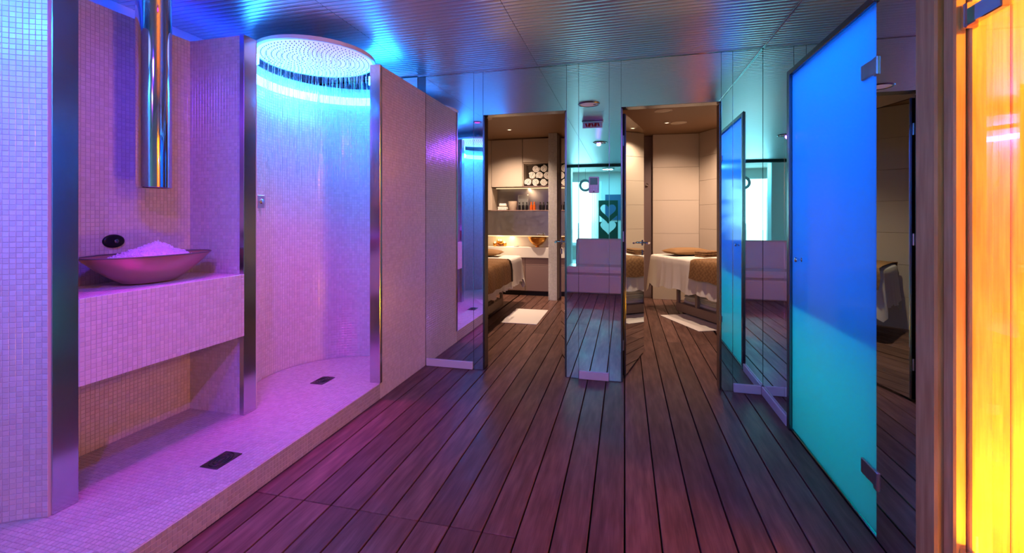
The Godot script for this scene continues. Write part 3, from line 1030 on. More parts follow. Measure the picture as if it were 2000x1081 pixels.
func roll_mesh(r: float, l: float) -> ArrayMesh:
	# a rolled towel, axis along z
	var b := MB.new()
	var turns := 2.6
	var th := r / (turns + 0.6)
	var n := 56
	var pts := []
	for k in n + 1:
		var a := TAU * turns * k / n
		var rr := th * 0.5 + (r - th * 0.5) * k / n
		pts.append([Vector2(cos(a), sin(a)) * rr, Vector2(cos(a), sin(a)) * maxf(rr - th * 0.72, 0.002), Vector2(cos(a), sin(a))])
	for k in n:
		var p: Array = pts[k]
		var q: Array = pts[k + 1]
		var pn := Vector3(p[2].x, p[2].y, 0)
		var qn := Vector3(q[2].x, q[2].y, 0)
		b.quadn(Vector3(p[0].x, p[0].y, -l / 2), Vector3(q[0].x, q[0].y, -l / 2), Vector3(q[0].x, q[0].y, l / 2), Vector3(p[0].x, p[0].y, l / 2), pn, qn, qn, pn)
		b.quadn(Vector3(p[1].x, p[1].y, -l / 2), Vector3(q[1].x, q[1].y, -l / 2), Vector3(q[1].x, q[1].y, l / 2), Vector3(p[1].x, p[1].y, l / 2), -pn, -qn, -qn, -pn)
		for s in [-1.0, 1.0]:
			var m := (p[0] + p[1]) * 0.5 as Vector2
			var m2 := (q[0] + q[1]) * 0.5 as Vector2
			var z: float = s * l / 2
			b.quadn(Vector3(p[0].x, p[0].y, z), Vector3(q[0].x, q[0].y, z), Vector3(m2.x, m2.y, z + s * 0.006), Vector3(m.x, m.y, z + s * 0.006), pn * 0.5 + Vector3(0, 0, s), qn * 0.5 + Vector3(0, 0, s), Vector3(0, 0, s), Vector3(0, 0, s))
			b.quadn(Vector3(p[1].x, p[1].y, z), Vector3(q[1].x, q[1].y, z), Vector3(m2.x, m2.y, z + s * 0.006), Vector3(m.x, m.y, z + s * 0.006), -pn * 0.5 + Vector3(0, 0, s), -qn * 0.5 + Vector3(0, 0, s), Vector3(0, 0, s), Vector3(0, 0, s))
	return b.mesh()

func folded_mesh(s: Vector3, layers: int) -> ArrayMesh:
	var b := MB.new()
	for k in layers:
		var t := s.y / layers
		b.box(Vector3(0.004 * sin(k * 2.1), t * (k + 0.5), 0.005 * cos(k * 1.7)), Vector3(s.x, t * 0.98, s.z), t * 0.42)
	return b.mesh()

func couch(label: String, at: Vector3, turn: float, l: float, w: float, up := 0.0) -> Node3D:
	# low frame with an open shelf below, padded top
	var t := thing("treatment_couch", label, "treatment bed", at, turn)
	var bl := l * 0.62
	var bw := w * 0.50
	for s in [-1.0, 1.0]:
		part(t, "base_rail", bx(Vector3(bl, 0.11, 0.04), 0.004), M.beige_dark, Vector3(0, 0.085, s * bw * 0.5))
		part(t, "top_rail", bx(Vector3(bl, 0.08, 0.04), 0.004), M.beige_dark, Vector3(0, 0.52 + up, s * bw * 0.5))
		for k in 4:
			part(t, "post", bx(Vector3(0.045, 0.34 + up, 0.038), 0.004), M.beige_dark, Vector3(lerpf(-bl / 2 + 0.03, bl / 2 - 0.03, k / 3.0), 0.31 + up * 0.5, s * bw * 0.5))
	part(t, "shelf", bx(Vector3(bl - 0.06, 0.02, bw - 0.05), 0.003), M.beige_dark, Vector3(0, 0.125, 0))
	part(t, "plinth", bx(Vector3(bl - 0.1, 0.03, bw - 0.08), 0.003), M.dark, Vector3(0, 0.015, 0))
	part(t, "mattress", bx(Vector3(l - 0.03, 0.12, w - 0.03), 0.03), M.white, Vector3(0, 0.622 + up, 0))
	return t

# ---------------------------------------------------------------- left treatment room
func build_left_room() -> void:
	var zc := RB
	# cupboard wall: tall panels round two open niches
	var c := thing("fitted_cupboard", "beige fitted cupboards with two lit niches", "cupboard", Vector3(0, 0, zc))
	var zb := -0.36
	for p in [[-2.64, -2.105, 1.365, 2.50], [-2.10, -1.585, 1.74, 2.50], [-1.58, -1.0, 2.128, 2.50]] :
		slab(c, "cupboard_panel", Vector3(p[0] + 0.0015, p[2] + 0.0015, -0.02), Vector3(p[1] - 0.0015, p[3], 0.0), M.beige, 0.002)
	slab(c, "cupboard_back", Vector3(-2.64, 0.78, zb - 0.02), Vector3(-1.0, 2.5, zb), M.beige)
	var wr := struct("wall_recess", "brown wall beside the mosaic pillar")
	slab(wr, "wall_core", Vector3(-0.985, 0.0, zc - 0.38), Vector3(-0.275, RC - 0.002, zc), M.beige_dark)
	# towel niche
	slab(c, "niche_shelf", Vector3(-1.58, 1.735, zb), Vector3(-1.0, 1.752, 0.0), M.taupe, 0.002)
	slab(c, "niche_top", Vector3(-1.58, 2.112, zb), Vector3(-1.0, 2.128, -0.021), M.beige, 0.002)
	slab(c, "niche_side", Vector3(-1.585, 1.752, zb), Vector3(-1.572, 2.112, -0.021), M.beige, 0.002)
	# bottle niche, steel lined
	slab(c, "niche_shelf", Vector3(-2.105, 1.352, zb), Vector3(-1.0, 1.366, 0.002), M.taupe, 0.002)
	slab(c, "niche_side", Vector3(-2.112, 1.366, zb), Vector3(-2.10, 1.735, -0.021), M.beige, 0.002)
	slab(c, "niche_lining", Vector3(-2.10, 1.366, zb), Vector3(-1.0, 1.735, zb + 0.012), M.steel, 0.002)
	slab(c, "splash_panel", Vector3(-2.64, 0.958, -0.03), Vector3(-1.0, 1.352, -0.004), M.steel, 0.002)
	slab(c, "counter_back", Vector3(-2.64, 0.776, -0.22), Vector3(-1.0, 0.958, -0.20), M.plaster)
	# base unit
	var u := thing("base_cabinet", "low taupe drawer cabinet under the bright counter", "cabinet", Vector3(0, 0, zc))
	slab(u, "worktop", Vector3(-2.64, 0.61, -0.34), Vector3(-0.99, 0.776, 0.03), M.plaster, 0.004)
	slab(u, "carcass", Vector3(-2.64, 0.07, -0.34), Vector3(-0.99, 0.608, -0.03), M.taupe)
	slab(u, "toe_kick", Vector3(-2.64, 0.0, -0.30), Vector3(-0.99, 0.07, -0.06), M.dark)
	var x := -2.64
	while x < -1.0:
		slab(u, "drawer_front", Vector3(x + 0.002, 0.482, -0.029), Vector3(x + 0.546, 0.604, -0.008), M.taupe, 0.002)
		slab(u, "drawer_front", Vector3(x + 0.002, 0.08, -0.029), Vector3(x + 0.546, 0.478, -0.008), M.taupe, 0.002)
		x += 0.55
	# light strips
	for s in [[Vector3(-1.55, 1.725, zc - 0.2), Vector2(1.05, 0.03), 0.28, "warm light strip above the bottle niche"], [Vector3(-1.8, 0.945, zc - 0.10), Vector2(1.5, 0.03), 0.55, "warm light strip under the steel splash panel"]]:
		var l := thing("light_strip", s[3], "light strip", s[0])
		part(l, "strip_body", bx(Vector3(s[1].x, 0.012, 0.03), 0.002), M["warm_strip"] if M.has("warm_strip") else glow("warm_strip", lin(1.0, 0.62, 0.32), 1.5), Vector3(0, 0.004, 0))
		area(l, Vector3(0, -0.008, 0), Vector3(0, -1, -0.1), lin(1.0, 0.62, 0.33), s[2], s[1])
	# mosaic pillar
	var w := struct("wall_pillar", "slim mosaic pillar beside the cabinet")
	slab(w, "wall_core", Vector3(-1.115, 0.0, -6.98), Vector3(-0.985, RC, -6.70), M.grout)
	var xf := []
	tiles_flat(xf, Vector3(-1.115, 0.0, -6.70), Vector3(0.13, 0, 0), Vector3(0, RC, 0), Vector3.BACK)
	lay(w, xf)
	# rolled towels
	var rm := roll_mesh(0.062, 0.26)
	var spots := [[0, 0], [1, 0], [2, 0], [3, 0], [0.5, 1], [1.5, 1], [2.5, 1], [1, 2], [2, 2]]
	var where := ["leftmost in the bottom row", "second in the bottom row", "third in the bottom row", "rightmost in the bottom row", "left one in the middle row", "centre one in the middle row", "right one in the middle row", "left one on top", "right one on top"]
	for k in spots.size():
		solo("rolled_towel", "rolled white towel in the upper niche, %s" % where[k], "towel", rm, M.towel, Vector3(-1.50 + spots[k][0] * 0.125, 1.814 + spots[k][1] * 0.107, zc - 0.17), Vector3(0, 0, k * 1.3), "rolled towels in the niche")
	# bottles
	var bp := lathe_mesh([Vector2(0.0, 0.0), Vector2(0.021, 0.0), Vector2(0.022, 0.004), Vector2(0.022, 0.075), Vector2(0.010, 0.092), Vector2(0.009, 0.112), Vector2(0.0, 0.112)], 20)
	var cap := lathe_mesh([Vector2(0.012, 0.0), Vector2(0.012, 0.026), Vector2(0.0, 0.027)], 16)
	var at := [[-1.66, "black", "leftmost of three dark bottles"], [-1.60, "black", "middle of three dark bottles"], [-1.54, "black", "rightmost of three dark bottles"], [-1.465, "amber", "left amber bottle"], [-1.415, "amber", "right amber bottle"], [-1.315, "black", "first of the dark bottles beside the pillar"], [-1.265, "black", "second of the dark bottles beside the pillar"], [-1.20, "black", "dark bottle nearest the pillar"]]
	for q in at:
		var b := thing("bottle", "%s on the steel lined shelf" % q[2], "bottle", Vector3(q[0], 1.3665, zc - 0.12), 0.0, "bottles in the lit niche")
		part(b, "bottle_body", bp, M[q[1]])
		part(b, "bottle_cap", cap, M.black if q[1] == "black" else M.amber, Vector3(0, 0.108, 0))
	# glass display stand behind the bottles
	var gs := thing("glass_stand", "clear glass stand with a wire frame behind the dark bottles", "stand", Vector3(-1.61, 1.3665, zc - 0.2))
	var fr := []
	for s in [-0.085, 0.085]:
		fr.append(s)
		part(gs, "wire_leg", tube_mesh([Vector3(s, 0.0, 0.03), Vector3(s, 0.25, 0.03)], 0.003, 6), M.chrome)
	part(gs, "wire_top", tube_mesh([Vector3(-0.085, 0.25, 0.03), Vector3(0.085, 0.25, 0.03)], 0.003, 6), M.chrome)
	part(gs, "glass_pane", bx(Vector3(0.165, 0.24, 0.004), 0.001), M.glass, Vector3(0, 0.123, 0.026))
	var ft := thing("folded_cloth", "small folded white cloth at the left end of the lit shelf", "cloth", Vector3(-1.94, 1.3665, zc - 0.12))
	part(ft, "fold", folded_mesh(Vector3(0.15, 0.055, 0.12), 3), M.towel)
	var ft2 := part(ft, "rolled_top", roll_mesh(0.03, 0.11), M.towel, Vector3(0, 0.086, 0), Vector3(0, PI / 2, 0))
	ft2.set_meta("label", "small roll on top")
	solo("woven_basket", "pale woven basket behind the folded cloth", "basket", lathe_mesh([Vector2(0.0, 0.0), Vector2(0.06, 0.0), Vector2(0.075, 0.15), Vector2(0.072, 0.15), Vector2(0.058, 0.006), Vector2(0.0, 0.006)], 28), M.beige, Vector3(-1.80, 1.3665, zc - 0.22))
	# counter: candle cluster, dish, golden bowl
	var cl := thing("candle_holder", "cluster of lit glass candle cups on the counter", "candle holder", Vector3(-1.98, 0.7765, zc - 0.08))
	var cup := lathe_mesh([Vector2(0.0, 0.0), Vector2(0.022, 0.0), Vector2(0.032, 0.02), Vector2(0.034, 0.055), Vector2(0.031, 0.055), Vector2(0.02, 0.01), Vector2(0.0, 0.008)], 20)
	var fl := lathe_mesh([Vector2(0.0, 0.0), Vector2(0.008, 0.01), Vector2(0.006, 0.022), Vector2(0.0, 0.04)], 12)
	glow("flame", lin(1.0, 0.6, 0.2), 9.0)
	for k in 4:
		var p := Vector3(-0.075 + 0.05 * k, 0.0, 0.03 if k % 2 == 0 else -0.02)
		if k == 1 or k == 2: p.y = 0.035
		var cc := part(cl, "glass_cup", cup, M.gold, p)
		part(cc, "candle_flame", fl, M.flame, Vector3(0, 0.045, 0))
	part(cl, "tray", lathe_mesh([Vector2(0.0, 0.035), Vector2(0.05, 0.034), Vector2(0.055, 0.0)], 24, Vector3(1, 1, 0.8)), M.wicker, Vector3(0, 0, 0))
	omni(cl, Vector3(0.0, 0.14, 0.03), lin(1.0, 0.55, 0.2), 0.05, 0.03)
	solo("tealight_dish", "small white tealight dish on the counter", "dish", lathe_mesh([Vector2(0.0, 0.0), Vector2(0.03, 0.0), Vector2(0.055, 0.02), Vector2(0.05, 0.02), Vector2(0.028, 0.006), Vector2(0.0, 0.006)], 28), M.white_gloss, Vector3(-1.70, 0.7765, zc - 0.06))
	var gb := thing("golden_bowl", "golden bowl on a short foot at the right of the counter", "bowl", Vector3(-1.345, 0.7765, zc - 0.02))
	part(gb, "bowl_shell", lathe_mesh([Vector2(0.03, 0.022), Vector2(0.075, 0.045), Vector2(0.125, 0.095), Vector2(0.155, 0.158), Vector2(0.152, 0.159), Vector2(0.12, 0.1), Vector2(0.07, 0.052), Vector2(0.0, 0.032)], 40), M.gold)
	part(gb, "bowl_foot", lathe_mesh([Vector2(0.0, 0.0), Vector2(0.036, 0.0), Vector2(0.038, 0.004), Vector2(0.026, 0.012), Vector2(0.028, 0.03)], 28), M.gold)
	var tp := thing("wall_tap", "chrome tap above the golden bowl", "tap", Vector3(-1.24, 0.985, zc + 0.0))
	part(tp, "spout", tube_mesh([Vector3(0, 0, -0.01), Vector3(0, 0, 0.07), Vector3(-0.03, 0, 0.1), Vector3(-0.09, -0.004, 0.11)], 0.009, 10), M.chrome)
	part(tp, "rose", lathe_mesh([Vector2(0.0, 0.01), Vector2(0.022, 0.01), Vector2(0.024, 0.0)], 20), M.chrome, Vector3(0, 0, -0.004), Vector3(PI / 2, 0, 0))
	# couch and what lies on it
	var co := Vector3(-1.86, 0, -5.42)
	var ll := 2.0
	var ww := 0.80
	couch("treatment couch in the left room, seen beside the left mirror", co, PI / 2, ll, ww)
	solo("bed_sheet", "white sheet hanging over the couch in the left room", "sheet", sheet_mesh(ll, ww, 0.692, 0.34, 3), M.sheet, co, Vector3(0, PI / 2, 0))
	var tw := thing("throw_blanket", "patterned brown throw across the couch in the left room", "throw", co + Vector3(0, 0, 0.40), PI / 2)
	part(tw, "throw_cloth", throw_mesh(1.15, ww + 0.03, 0.700, 0.27), M.throw)
	part(tw, "dark_border", throw_mesh(0.05, ww + 0.035, 0.7015, 0.272), M.throw_edge, Vector3(0.565, 0.002, 0))
	solo("pillow", "brown pillow on the couch in the left room", "pillow", pillow_mesh(0.34, 0.52, 0.10), M.pillow, co + Vector3(-0.1, 0.697, -0.74), Vector3(0, PI / 2, 0))
	solo("folded_towel", "dark edged folded towel on the couch in the left room", "towel", folded_mesh(Vector3(0.26, 0.05, 0.34), 3), M.towel, co + Vector3(0.03, 0.724, -0.05), Vector3(0, 0.3, 0))
	solo("folded_towel", "folded white towel on the shelf under the left couch", "towel", folded_mesh(Vector3(0.34, 0.13, 0.26), 4), M.towel, co + Vector3(0.0, 0.1355, -0.3), Vector3(0, PI / 2, 0))
	# bath mat: matches the perspective of the boards
	solo("bath_mat", "white bath mat on the decking of the left room", "mat", bx(Vector3(0.44, 0.008, 0.82), 0.003), M.towel, Vector3(-1.21, 0.0045, -5.54))
	# ceiling
	downlight(Vector3(-1.62, RC, -6.3), "small bright downlight in the left room ceiling", 3.2, Vector3(-1.75, 0, -6.9))
	downlight(Vector3(-1.3, RC, -4.6), "small downlight near the door of the left room, out of view", 2.2, Vector3(-1.45, 0, -5.0))  # hidden above the doorway, lights the front of the left room
	ceiling_speaker(Vector3(-1.75, RC, -5.5), "round white ceiling speaker in the left room", "beige")
	grille(Vector3(-1.05, RC, -4.25), "rectangular air grille in the left room ceiling")

func downlight(at: Vector3, label: String, e: float, to: Vector3) -> void:
	var l := thing("downlight", label, "ceiling light", at)
	part(l, "trim_ring", lathe_mesh([Vector2(0.024, 0.0), Vector2(0.026, -0.005), Vector2(0.042, -0.003), Vector2(0.044, 0.0)], 28), M.steel)
	part(l, "lamp_lens", lathe_mesh([Vector2(0.026, -0.001), Vector2(0.0, -0.001)], 24, Vector3.ONE, true), M["warm_lens"] if M.has("warm_lens") else glow("warm_lens", lin(1.0, 0.68, 0.40), 5.0))
	spot(l, Vector3(0, -0.012, 0), to - at, lin(1.0, 0.70, 0.50), e * 2.0, 56.0, 0.03, 1.0)

func ceiling_speaker(at: Vector3, label: String, m: String) -> void:
	var l := thing("ceiling_speaker", label, "speaker", at)
	part(l, "speaker_ring", lathe_mesh([Vector2(0.088, -0.001), Vector2(0.09, -0.008), Vector2(0.102, -0.006), Vector2(0.106, 0.0)], 40), M[m])
	part(l, "speaker_grille", lathe_mesh([Vector2(0.089, -0.003), Vector2(0.045, -0.006), Vector2(0.0, -0.007)], 40), M[m])

func grille(at: Vector3, label: String) -> void:
	var g := thing("air_grille", label, "air grille", at)
	for s in [-1.0, 1.0]:
		part(g, "grille_frame", bx(Vector3(0.30, 0.008, 0.012), 0.002), M.beige_dark, Vector3(0, -0.004, s * 0.07))
		part(g, "grille_frame", bx(Vector3(0.012, 0.008, 0.128), 0.002), M.beige_dark, Vector3(s * 0.144, -0.004, 0))
	for k in 6:
		part(g, "grille_slat", bx(Vector3(0.274, 0.003, 0.014), 0.001), M.beige_dark, Vector3(0, -0.004, -0.052 + 0.021 * k), Vector3(0.5, 0, 0))

# ---------------------------------------------------------------- right treatment room
func panel_wall(w: Node3D, a: Vector2, b: Vector2, h: float, m: Material, rows: int, toward: Vector2) -> void:
	# large panels along the line a-b (x, z), facing the point toward
	var d := b - a
	var l := d.length()
	var nn := Vector2(d.y, -d.x).normalized()
	if nn.dot(toward - a) < 0.0:
		nn = -nn
	var mid := (a + b) * 0.5
	var turn := atan2(-d.y, d.x)
	part(w, "wall_core", bx(Vector3(l, h, 0.03)), M.beige_dark, Vector3(mid.x - nn.x * 0.027, h / 2, mid.y - nn.y * 0.027), Vector3(0, turn, 0))
	for k in rows:
		part(w, "wall_panel", bx(Vector3(l - 0.003, h / rows - 0.003, 0.012), 0.0015), m, Vector3(mid.x - nn.x * 0.006, h * (k + 0.5) / rows, mid.y - nn.y * 0.006), Vector3(0, turn, 0))

func build_right_room() -> void:
	var w := struct("wall_back_right", "large beige panels at the back of the right treatment room")
	panel_wall(w, Vector2(0.417, -7.18), Vector2(1.085, -7.21), RC - 0.005, M.beige, 5, Vector2(0, 0))
	w = struct("wall_angled_right", "angled wall of beige panels behind the right couch")
	panel_wall(w, Vector2(1.085, -7.21), Vector2(2.15, -5.0), RC - 0.005, M.beige, 7, Vector2(0, -5))
	w = struct("wall_return_right", "short panelled return of the right treatment room")
	panel_wall(w, Vector2(2.15, -5.0), Vector2(2.48, -4.95), RC - 0.005, M.beige, 7, Vector2(0, -3))
	var s := struct("wall_side_right", "mauve grey side panel of the right treatment room")
	panel_wall(s, Vector2(-0.185, -7.30), Vector2(0.425, -7.30), RC - 0.005, M.taupe, 1, Vector2(0, 0))
	part(s, "hook", lathe_mesh([Vector2(0.0, 0.04), Vector2(0.018, 0.036), Vector2(0.02, 0.028), Vector2(0.008, 0.02), Vector2(0.008, 0.0)], 20), M.chrome, Vector3(0.335, 1.76, -7.295), Vector3(PI / 2, 0, 0))
	# couch
	var dir := Vector2(0.47, 0.883).normalized()
	var nrm := Vector2(0.883, -0.47)
	var p0 := Vector2(0.325, -6.50)
	var ll := 1.95
	var ww := 0.78
	var c2 := p0 + dir * ll * 0.5 + nrm * ww * 0.5
	var at := Vector3(c2.x, 0, c2.y)
	var turn := atan2(-dir.y, dir.x)
	couch("treatment couch in the right room, beyond the right doorway", at, turn, ll, ww, 0.05)
	var bs := Basis(Vector3.UP, turn)
	var loc := func(x: float, y: float, z: float) -> Vector3: return at + bs * Vector3(x, y, z)
	solo("bed_sheet", "white sheet hanging over the couch in the right room", "sheet", sheet_mesh(ll, ww, 0.742, 0.34, 8), M.sheet, at, Vector3(0, turn, 0))
	var tw := thing("throw_blanket", "golden brown throw across the couch in the right room", "throw", loc.call(0.48, 0, 0), turn)
	part(tw, "throw_cloth", throw_mesh(0.98, ww + 0.03, 0.750, 0.22), M.throw)
	solo("pillow", "brown pillow at the head of the couch in the right room", "pillow", pillow_mesh(0.34, 0.56, 0.10), M.pillow, loc.call(-0.66, 0.747, 0.02), Vector3(0, turn, 0))
	solo("folded_towel", "patterned towel folded on the couch in the right room", "towel", folded_mesh(Vector3(0.16, 0.07, 0.30), 3), M.throw, loc.call(-0.12, 0.771, 0.10), Vector3(0, turn + 0.25, 0))
	solo("folded_towel", "stack of folded white towels under the right couch", "towel", folded_mesh(Vector3(0.36, 0.17, 0.28), 5), M.towel, loc.call(-0.05, 0.1355, 0.0), Vector3(0, turn, 0))
	solo("folded_towel", "low folded towel beside the stack under the right couch", "towel", folded_mesh(Vector3(0.26, 0.10, 0.28), 3), M.towel, loc.call(-0.42, 0.1355, 0.0), Vector3(0, turn, 0))
	# mat
	var mc := Vector2(0.82, -5.72)
	solo("bath_mat", "white bath mat on the decking of the right room", "mat", bx(Vector3(0.82, 0.008, 0.46), 0.003), M.towel, Vector3(mc.x, 0.0045, mc.y), Vector3(0, atan2(-0.9, 0.42), 0))
	downlight(Vector3(1.25, RC, -6.35), "small downlight over the couch in the right room", 1.7, Vector3(1.2, 0.3, -6.7))
	downlight(Vector3(0.55, RC, -6.35), "small downlight before the back panels of the right room", 1.7, Vector3(0.72, 0.4, -7.0))
	downlight(Vector3(0.75, RC, -4.7), "small downlight near the door of the right room, out of view", 2.0, Vector3(0.7, 0, -5.2))  # hidden above the doorway, lights the front of the right room
	ceiling_speaker(Vector3(0.445, RC, -5.62), "round ceiling speaker nearest the right doorway", "beige")
	ceiling_speaker(Vector3(0.70, RC, -6.38), "larger round ceiling speaker near the back panels", "beige")
	grille(Vector3(0.3, RC, -4.3), "rectangular air grille in the right room ceiling")

# ---------------------------------------------------------------- what the mirrors show behind the camera
func build_lounge() -> void:
	# white bench
	var s := thing("lounge_bench", "white moulded bench behind the viewer, seen in the mirrors", "bench", Vector3(-0.30, 0, 0.43))
	part(s, "bench_base", bx(Vector3(1.30, 0.30, 0.50), 0.02), M.white_gloss, Vector3(0, 0.15, 0.27))
	part(s, "seat", bx(Vector3(1.32, 0.14, 0.54), 0.045), M.white_gloss, Vector3(0, 0.37, 0.265))
	part(s, "backrest", bx(Vector3(1.18, 0.50, 0.10), 0.03), M.white_gloss, Vector3(0.06, 0.63, 0.54), Vector3(0.12, 0, 0))
	var w := struct("wall_back", "white walls of the lounge behind the viewer")
	slab(w, "wall_core", Vector3(-3.2, 0.0, 6.6), Vector3(-1.95, 2.7, 6.7), M.plaster)
	slab(w, "wall_core", Vector3(-0.75, 0.0, 6.6), Vector3(2.4, 2.7, 6.7), M.plaster)
	slab(w, "wall_core", Vector3(-1.95, 0.0, 6.6), Vector3(-0.75, 0.45, 6.7), M.plaster)
	slab(w, "wall_core", Vector3(-1.95, 2.35, 6.6), Vector3(-0.75, 2.7, 6.7), M.plaster)
	slab(w, "wall_core", Vector3(-3.3, 0.0, 3.3), Vector3(-3.2, 2.7, 6.7), M.plaster)
	slab(w, "wall_core", Vector3(2.4, 0.0, 3.3), Vector3(2.5, 2.7, 6.7), M.plaster)
	slab(w, "wall_core", Vector3(-3.3, 0.0, 3.3), Vector3(-1.73, 2.7, 3.4), M.plaster)
	slab(w, "wall_core", Vector3(XR + 0.09, 0.0, 3.3), Vector3(2.5, 2.7, 3.4), M.plaster)
	slab(w, "beam", Vector3(-1.73, 2.39, 3.3), Vector3(XR + 0.09, 2.7, 3.4), M.screen_green)
	var fl := struct("floor_lounge", "pale lounge floor")
	slab(fl, "floor_slab", Vector3(-3.3, -0.12, 3.3), Vector3(2.5, 0.0, 6.7), M.plaster)
	var ce := struct("ceiling_lounge", "white lounge ceiling")
	slab(ce, "ceiling_slab", Vector3(-3.3, 2.6, 3.4), Vector3(2.5, 2.7, 6.7), M.plaster)
	# window with daylight and curtains
	var wi := struct("window_1", "tall bright lounge window")
	for x in [-1.95, -1.37, -0.79]:
		slab(wi, "window_frame", Vector3(x, 0.45, 6.61), Vector3(x + 0.04, 2.35, 6.66), M.white, 0.004)
	for y in [0.45, 2.31]:
		slab(wi, "window_frame", Vector3(-1.95, y, 6.605), Vector3(-0.75, y + 0.04, 6.665), M.white, 0.004)
	slab(wi, "daylight_window_pane", Vector3(-1.91, 0.49, 6.63), Vector3(-0.79, 2.31, 6.64), glow("window_light", lin(0.55, 1.0, 0.97), 2.6))
	slab(wi, "window_sill", Vector3(-2.05, 0.40, 6.40), Vector3(-0.65, 0.45, 6.62), M.white_gloss, 0.006)
	area(wi, Vector3(-1.35, 1.6, 6.55), Vector3(-1.2, 1.3, 4.0), lin(0.25, 0.8, 1.0), 2.6, Vector2(1.1, 1.4))
	for q in [[-2.0, "left"], [-0.8, "right"]]:
		var b := MB.new()
		b.grid(func(u: float, v: float) -> Vector3: return Vector3((u - 0.5) * 0.32, v * 2.3, 0.025 * sin(u * 38.0)), 48, 1)
		solo("curtain", "white curtain at the %s side of the lounge window" % q[1], "curtain", b.mesh(), M.curtain, Vector3(q[0], 0.02, 6.50))
	# cyan ceiling lamps of the lounge
	for q in [[Vector3(-0.95, 2.6, 4.4), "nearer"], [Vector3(-0.45, 2.6, 5.6), "farther"]]:
		var l := thing("ceiling_lamp", "%s bright round lamp in the lounge ceiling" % q[1], "ceiling light", q[0])
		part(l, "lamp_rim", lathe_mesh([Vector2(0.15, 0.0), Vector2(0.155, -0.03), Vector2(0.17, -0.03), Vector2(0.175, 0.0)], 36), M.steel)
		part(l, "lamp_lens", lathe_mesh([Vector2(0.152, -0.02), Vector2(0.0, -0.024)], 36, Vector3.ONE, true), M["lounge_light"] if M.has("lounge_light") else glow("lounge_light", lin(0.55, 1.0, 0.92), 3.0))
		area(l, Vector3(0, -0.035, 0), Vector3(0, -1, 0), lin(0.12, 0.65, 0.9), 3.8, Vector2(0.25, 0.25))
	# fretwork screen with hearts
	var hs := thing("heart_screen", "dark green fretwork screen with heart shaped cut-outs, seen in the mirrored pillar", "screen", Vector3(-0.42, 0, 5.1))
	var body := CSGBox3D.new()
	body.name = "fretwork_panel"
	body.size = Vector3(0.50, 1.2, 0.03)
	body.material = M.screen_green
	hs.add_child(body)
	body.position = Vector3(0, 1.10, 0)
	for hcy in [0.34, -0.10]:
		for sx in [0.0]:
			var pl := CSGPolygon3D.new()
			var pts := PackedVector2Array()
			for k in 40:
				var a := TAU * k / 40
				pts.append(Vector2(16.0 * pow(sin(a), 3.0), 13.0 * cos(a) - 5.0 * cos(2 * a) - 2.0 * cos(3 * a) - cos(4 * a)) * 0.0125)
			pl.polygon = pts
			pl.depth = 0.1
			pl.operation = CSGShape3D.OPERATION_SUBTRACTION
			body.add_child(pl)
			pl.position = Vector3(sx, hcy, 0.05)
	for sx in [-1.0, 1.0]:
		var tr := CSGPolygon3D.new()
		tr.polygon = PackedVector2Array([Vector2(0.0, 0.0), Vector2(0.2, 0.0), Vector2(0.2, 0.17)] if sx > 0 else [Vector2(0.0, 0.0), Vector2(-0.2, 0.17), Vector2(-0.2, 0.0)])
		tr.depth = 0.1
		tr.operation = CSGShape3D.OPERATION_SUBTRACTION
		body.add_child(tr)
		tr.position = Vector3(sx * 0.03, 0.03, 0.05)
	for x in [-0.24, 0.24]:
		part(hs, "leg", bx(Vector3(0.03, 0.5, 0.03), 0.002), M.screen_green, Vector3(x, 0.25, 0))
	solo("wall_picture", "blue speckled picture on the lounge wall", "picture", bx(Vector3(0.62, 0.75, 0.03), 0.004), M.picture_blue, Vector3(-0.25, 1.55, 6.583))
	# white column
	var col := struct("wall_column", "white lounge column")
	slab(col, "wall_core", Vector3(-1.62, 0.0, 4.1), Vector3(-1.28, 2.6, 4.4), M.white, 0.01)
	# ring lamp
	var ring := []
	for k in 40:
		var a := TAU * k / 40
		ring.append(Vector3(cos(a) * 0.14, sin(a) * 0.14, 0))
	var rl := thing("ring_ornament", "round grey ring hanging before the lounge window", "ornament", Vector3(-1.06, 2.14, 5.6))
	part(rl, "ring", tube_mesh(ring, 0.035, 10, true), M.cable_grey)
	part(rl, "cord", tube_mesh([Vector3(0, 0.16, 0), Vector3(0, 0.458, 0)], 0.004, 6), M.cable_grey)

func color_spot(at: Vector3, to: Vector3, label: String, called: String, c: Color, e: float, angle: float) -> void:
	var l := thing("unseen_ceiling_spotlight", label, "ceiling light", at)  # lamp out of view, placed for the colour it casts
	part(l, "trim_ring", lathe_mesh([Vector2(0.034, 0.0), Vector2(0.036, -0.006), Vector2(0.052, -0.004), Vector2(0.055, 0.002)], 28), M.steel)
	part(l, "lamp_lens", lathe_mesh([Vector2(0.036, -0.002), Vector2(0.0, -0.002)], 24, Vector3.ONE, true), glow(called, c, 5.0))
	spot(l, Vector3(0, -0.014, 0), to - at, c, e, angle, 0.10, 0.8)

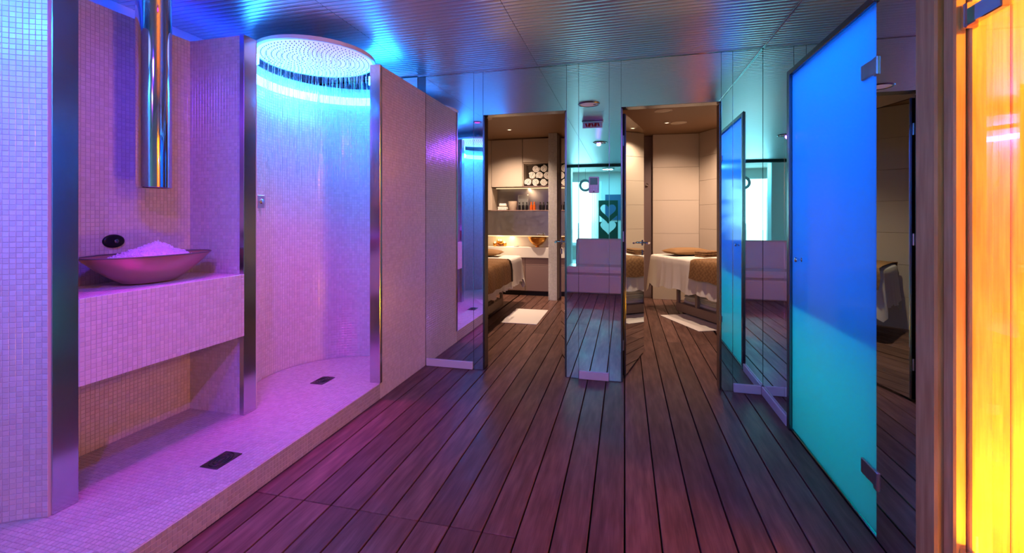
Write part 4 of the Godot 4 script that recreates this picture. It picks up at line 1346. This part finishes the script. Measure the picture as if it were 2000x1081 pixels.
# ---------------------------------------------------------------- fittings
func build_small_things() -> void:
	# unseen coloured ceiling spotlights above the frame, placed to light platform and niche
	color_spot(Vector3(-1.80, CE - 0.004, -1.62), Vector3(-1.90, 0, -1.78), "unseen magenta ceiling spotlight, out of view, lighting the mosaic platform", "spot_magenta", lin(0.60, 0.003, 0.62), 4.2, 25.0)
	color_spot(Vector3(-1.10, CE - 0.004, -0.70), Vector3(-2.1, 1.3, -1.9), "unseen blue ceiling spotlight, out of view, lighting the ice niche", "spot_blue", lin(0.08, 0.02, 1.0), 4.4, 40.0)
	# thermostat on the mirrored pillar
	var t := thing("thermostat", "small white wall thermostat on the mirrored pillar", "thermostat", Vector3(-0.229, 1.438, ZF))
	part(t, "housing", bx(Vector3(0.078, 0.124, 0.018), 0.004), M.plastic, Vector3(0, 0.062, 0.009))
	part(t, "display", bx(Vector3(0.056, 0.052, 0.003), 0.001), M.lcd, Vector3(0, 0.088, 0.0185))
	for r in 2:
		for k in 3:
			part(t, "key", bx(Vector3(0.014, 0.010, 0.003), 0.001), M.white, Vector3(-0.020 + 0.02 * k, 0.044 - 0.018 * r, 0.0185))
	part(t, "key", bx(Vector3(0.012, 0.006, 0.003), 0.001), M.black, Vector3(0.0, 0.010, 0.0185))
	# round ceiling fittings of the corridor; an added lamp sits in one
	for q in [[Vector3(-0.367, CE - 0.003, -2.2), "nearest the mirrored pillar"], [Vector3(-0.38, CE - 0.003, 0.29), "above the white bench, with an added blue fill lamp"]]:
		var l := thing("ceiling_fitting", "round flush corridor ceiling fitting %s" % q[1], "ceiling fitting", q[0])
		part(l, "ring", lathe_mesh([Vector2(0.095, 0.003), Vector2(0.095, -0.006), Vector2(0.108, -0.008), Vector2(0.115, 0.003)], 44), M.frame_metal)
		part(l, "disc", lathe_mesh([Vector2(0.096, -0.002), Vector2(0.05, -0.006), Vector2(0.0, -0.007)], 44), M.white)
		part(l, "sensor", lathe_mesh([Vector2(0.0, -0.012), Vector2(0.016, -0.009), Vector2(0.018, -0.004)], 20), M.chrome, Vector3(0.06, 0, 0))
		if q[0].z > 0.0:
			part(l, "lamp_lens", lathe_mesh([Vector2(0.03, -0.009), Vector2(0.0, -0.010)], 20, Vector3.ONE, true), M.spot_blue, Vector3(-0.02, 0, 0))  # glowing lens added to go with the fill lamp
			spot(l, Vector3(-0.02, -0.025, 0.0), Vector3(-0.8, -2.2, -2.4), lin(0.40, 0.06, 1.0), 4.5, 50.0, 0.03, 1.0)  # added violet fill for deck and platform, set into the fitting
	# hanging sign box: its face is turned to the mirror wall
	var sg := thing("ceiling_sign", "small ceiling sign box with red marks, seen in the mirrored pillar", "sign", Vector3(-0.385, CE - 0.002, -1.38))
	part(sg, "sign_box", bx(Vector3(0.26, 0.012, 0.10), 0.003), M.cable_grey, Vector3(0, -0.007, 0.03))
	part(sg, "sign_face", bx(Vector3(0.24, 0.085, 0.006), 0.002), M.white, Vector3(0, -0.055, 0.0), Vector3(0.35, 0, 0))
	for k in 5:
		part(sg, "red_mark", bx(Vector3(0.018 if k % 2 == 0 else 0.03, 0.05, 0.003), 0.0005), M.red, Vector3(-0.075 + 0.037 * k, -0.055, -0.005), Vector3(0.35, 0, 0.3 if k % 2 == 0 else -0.2))
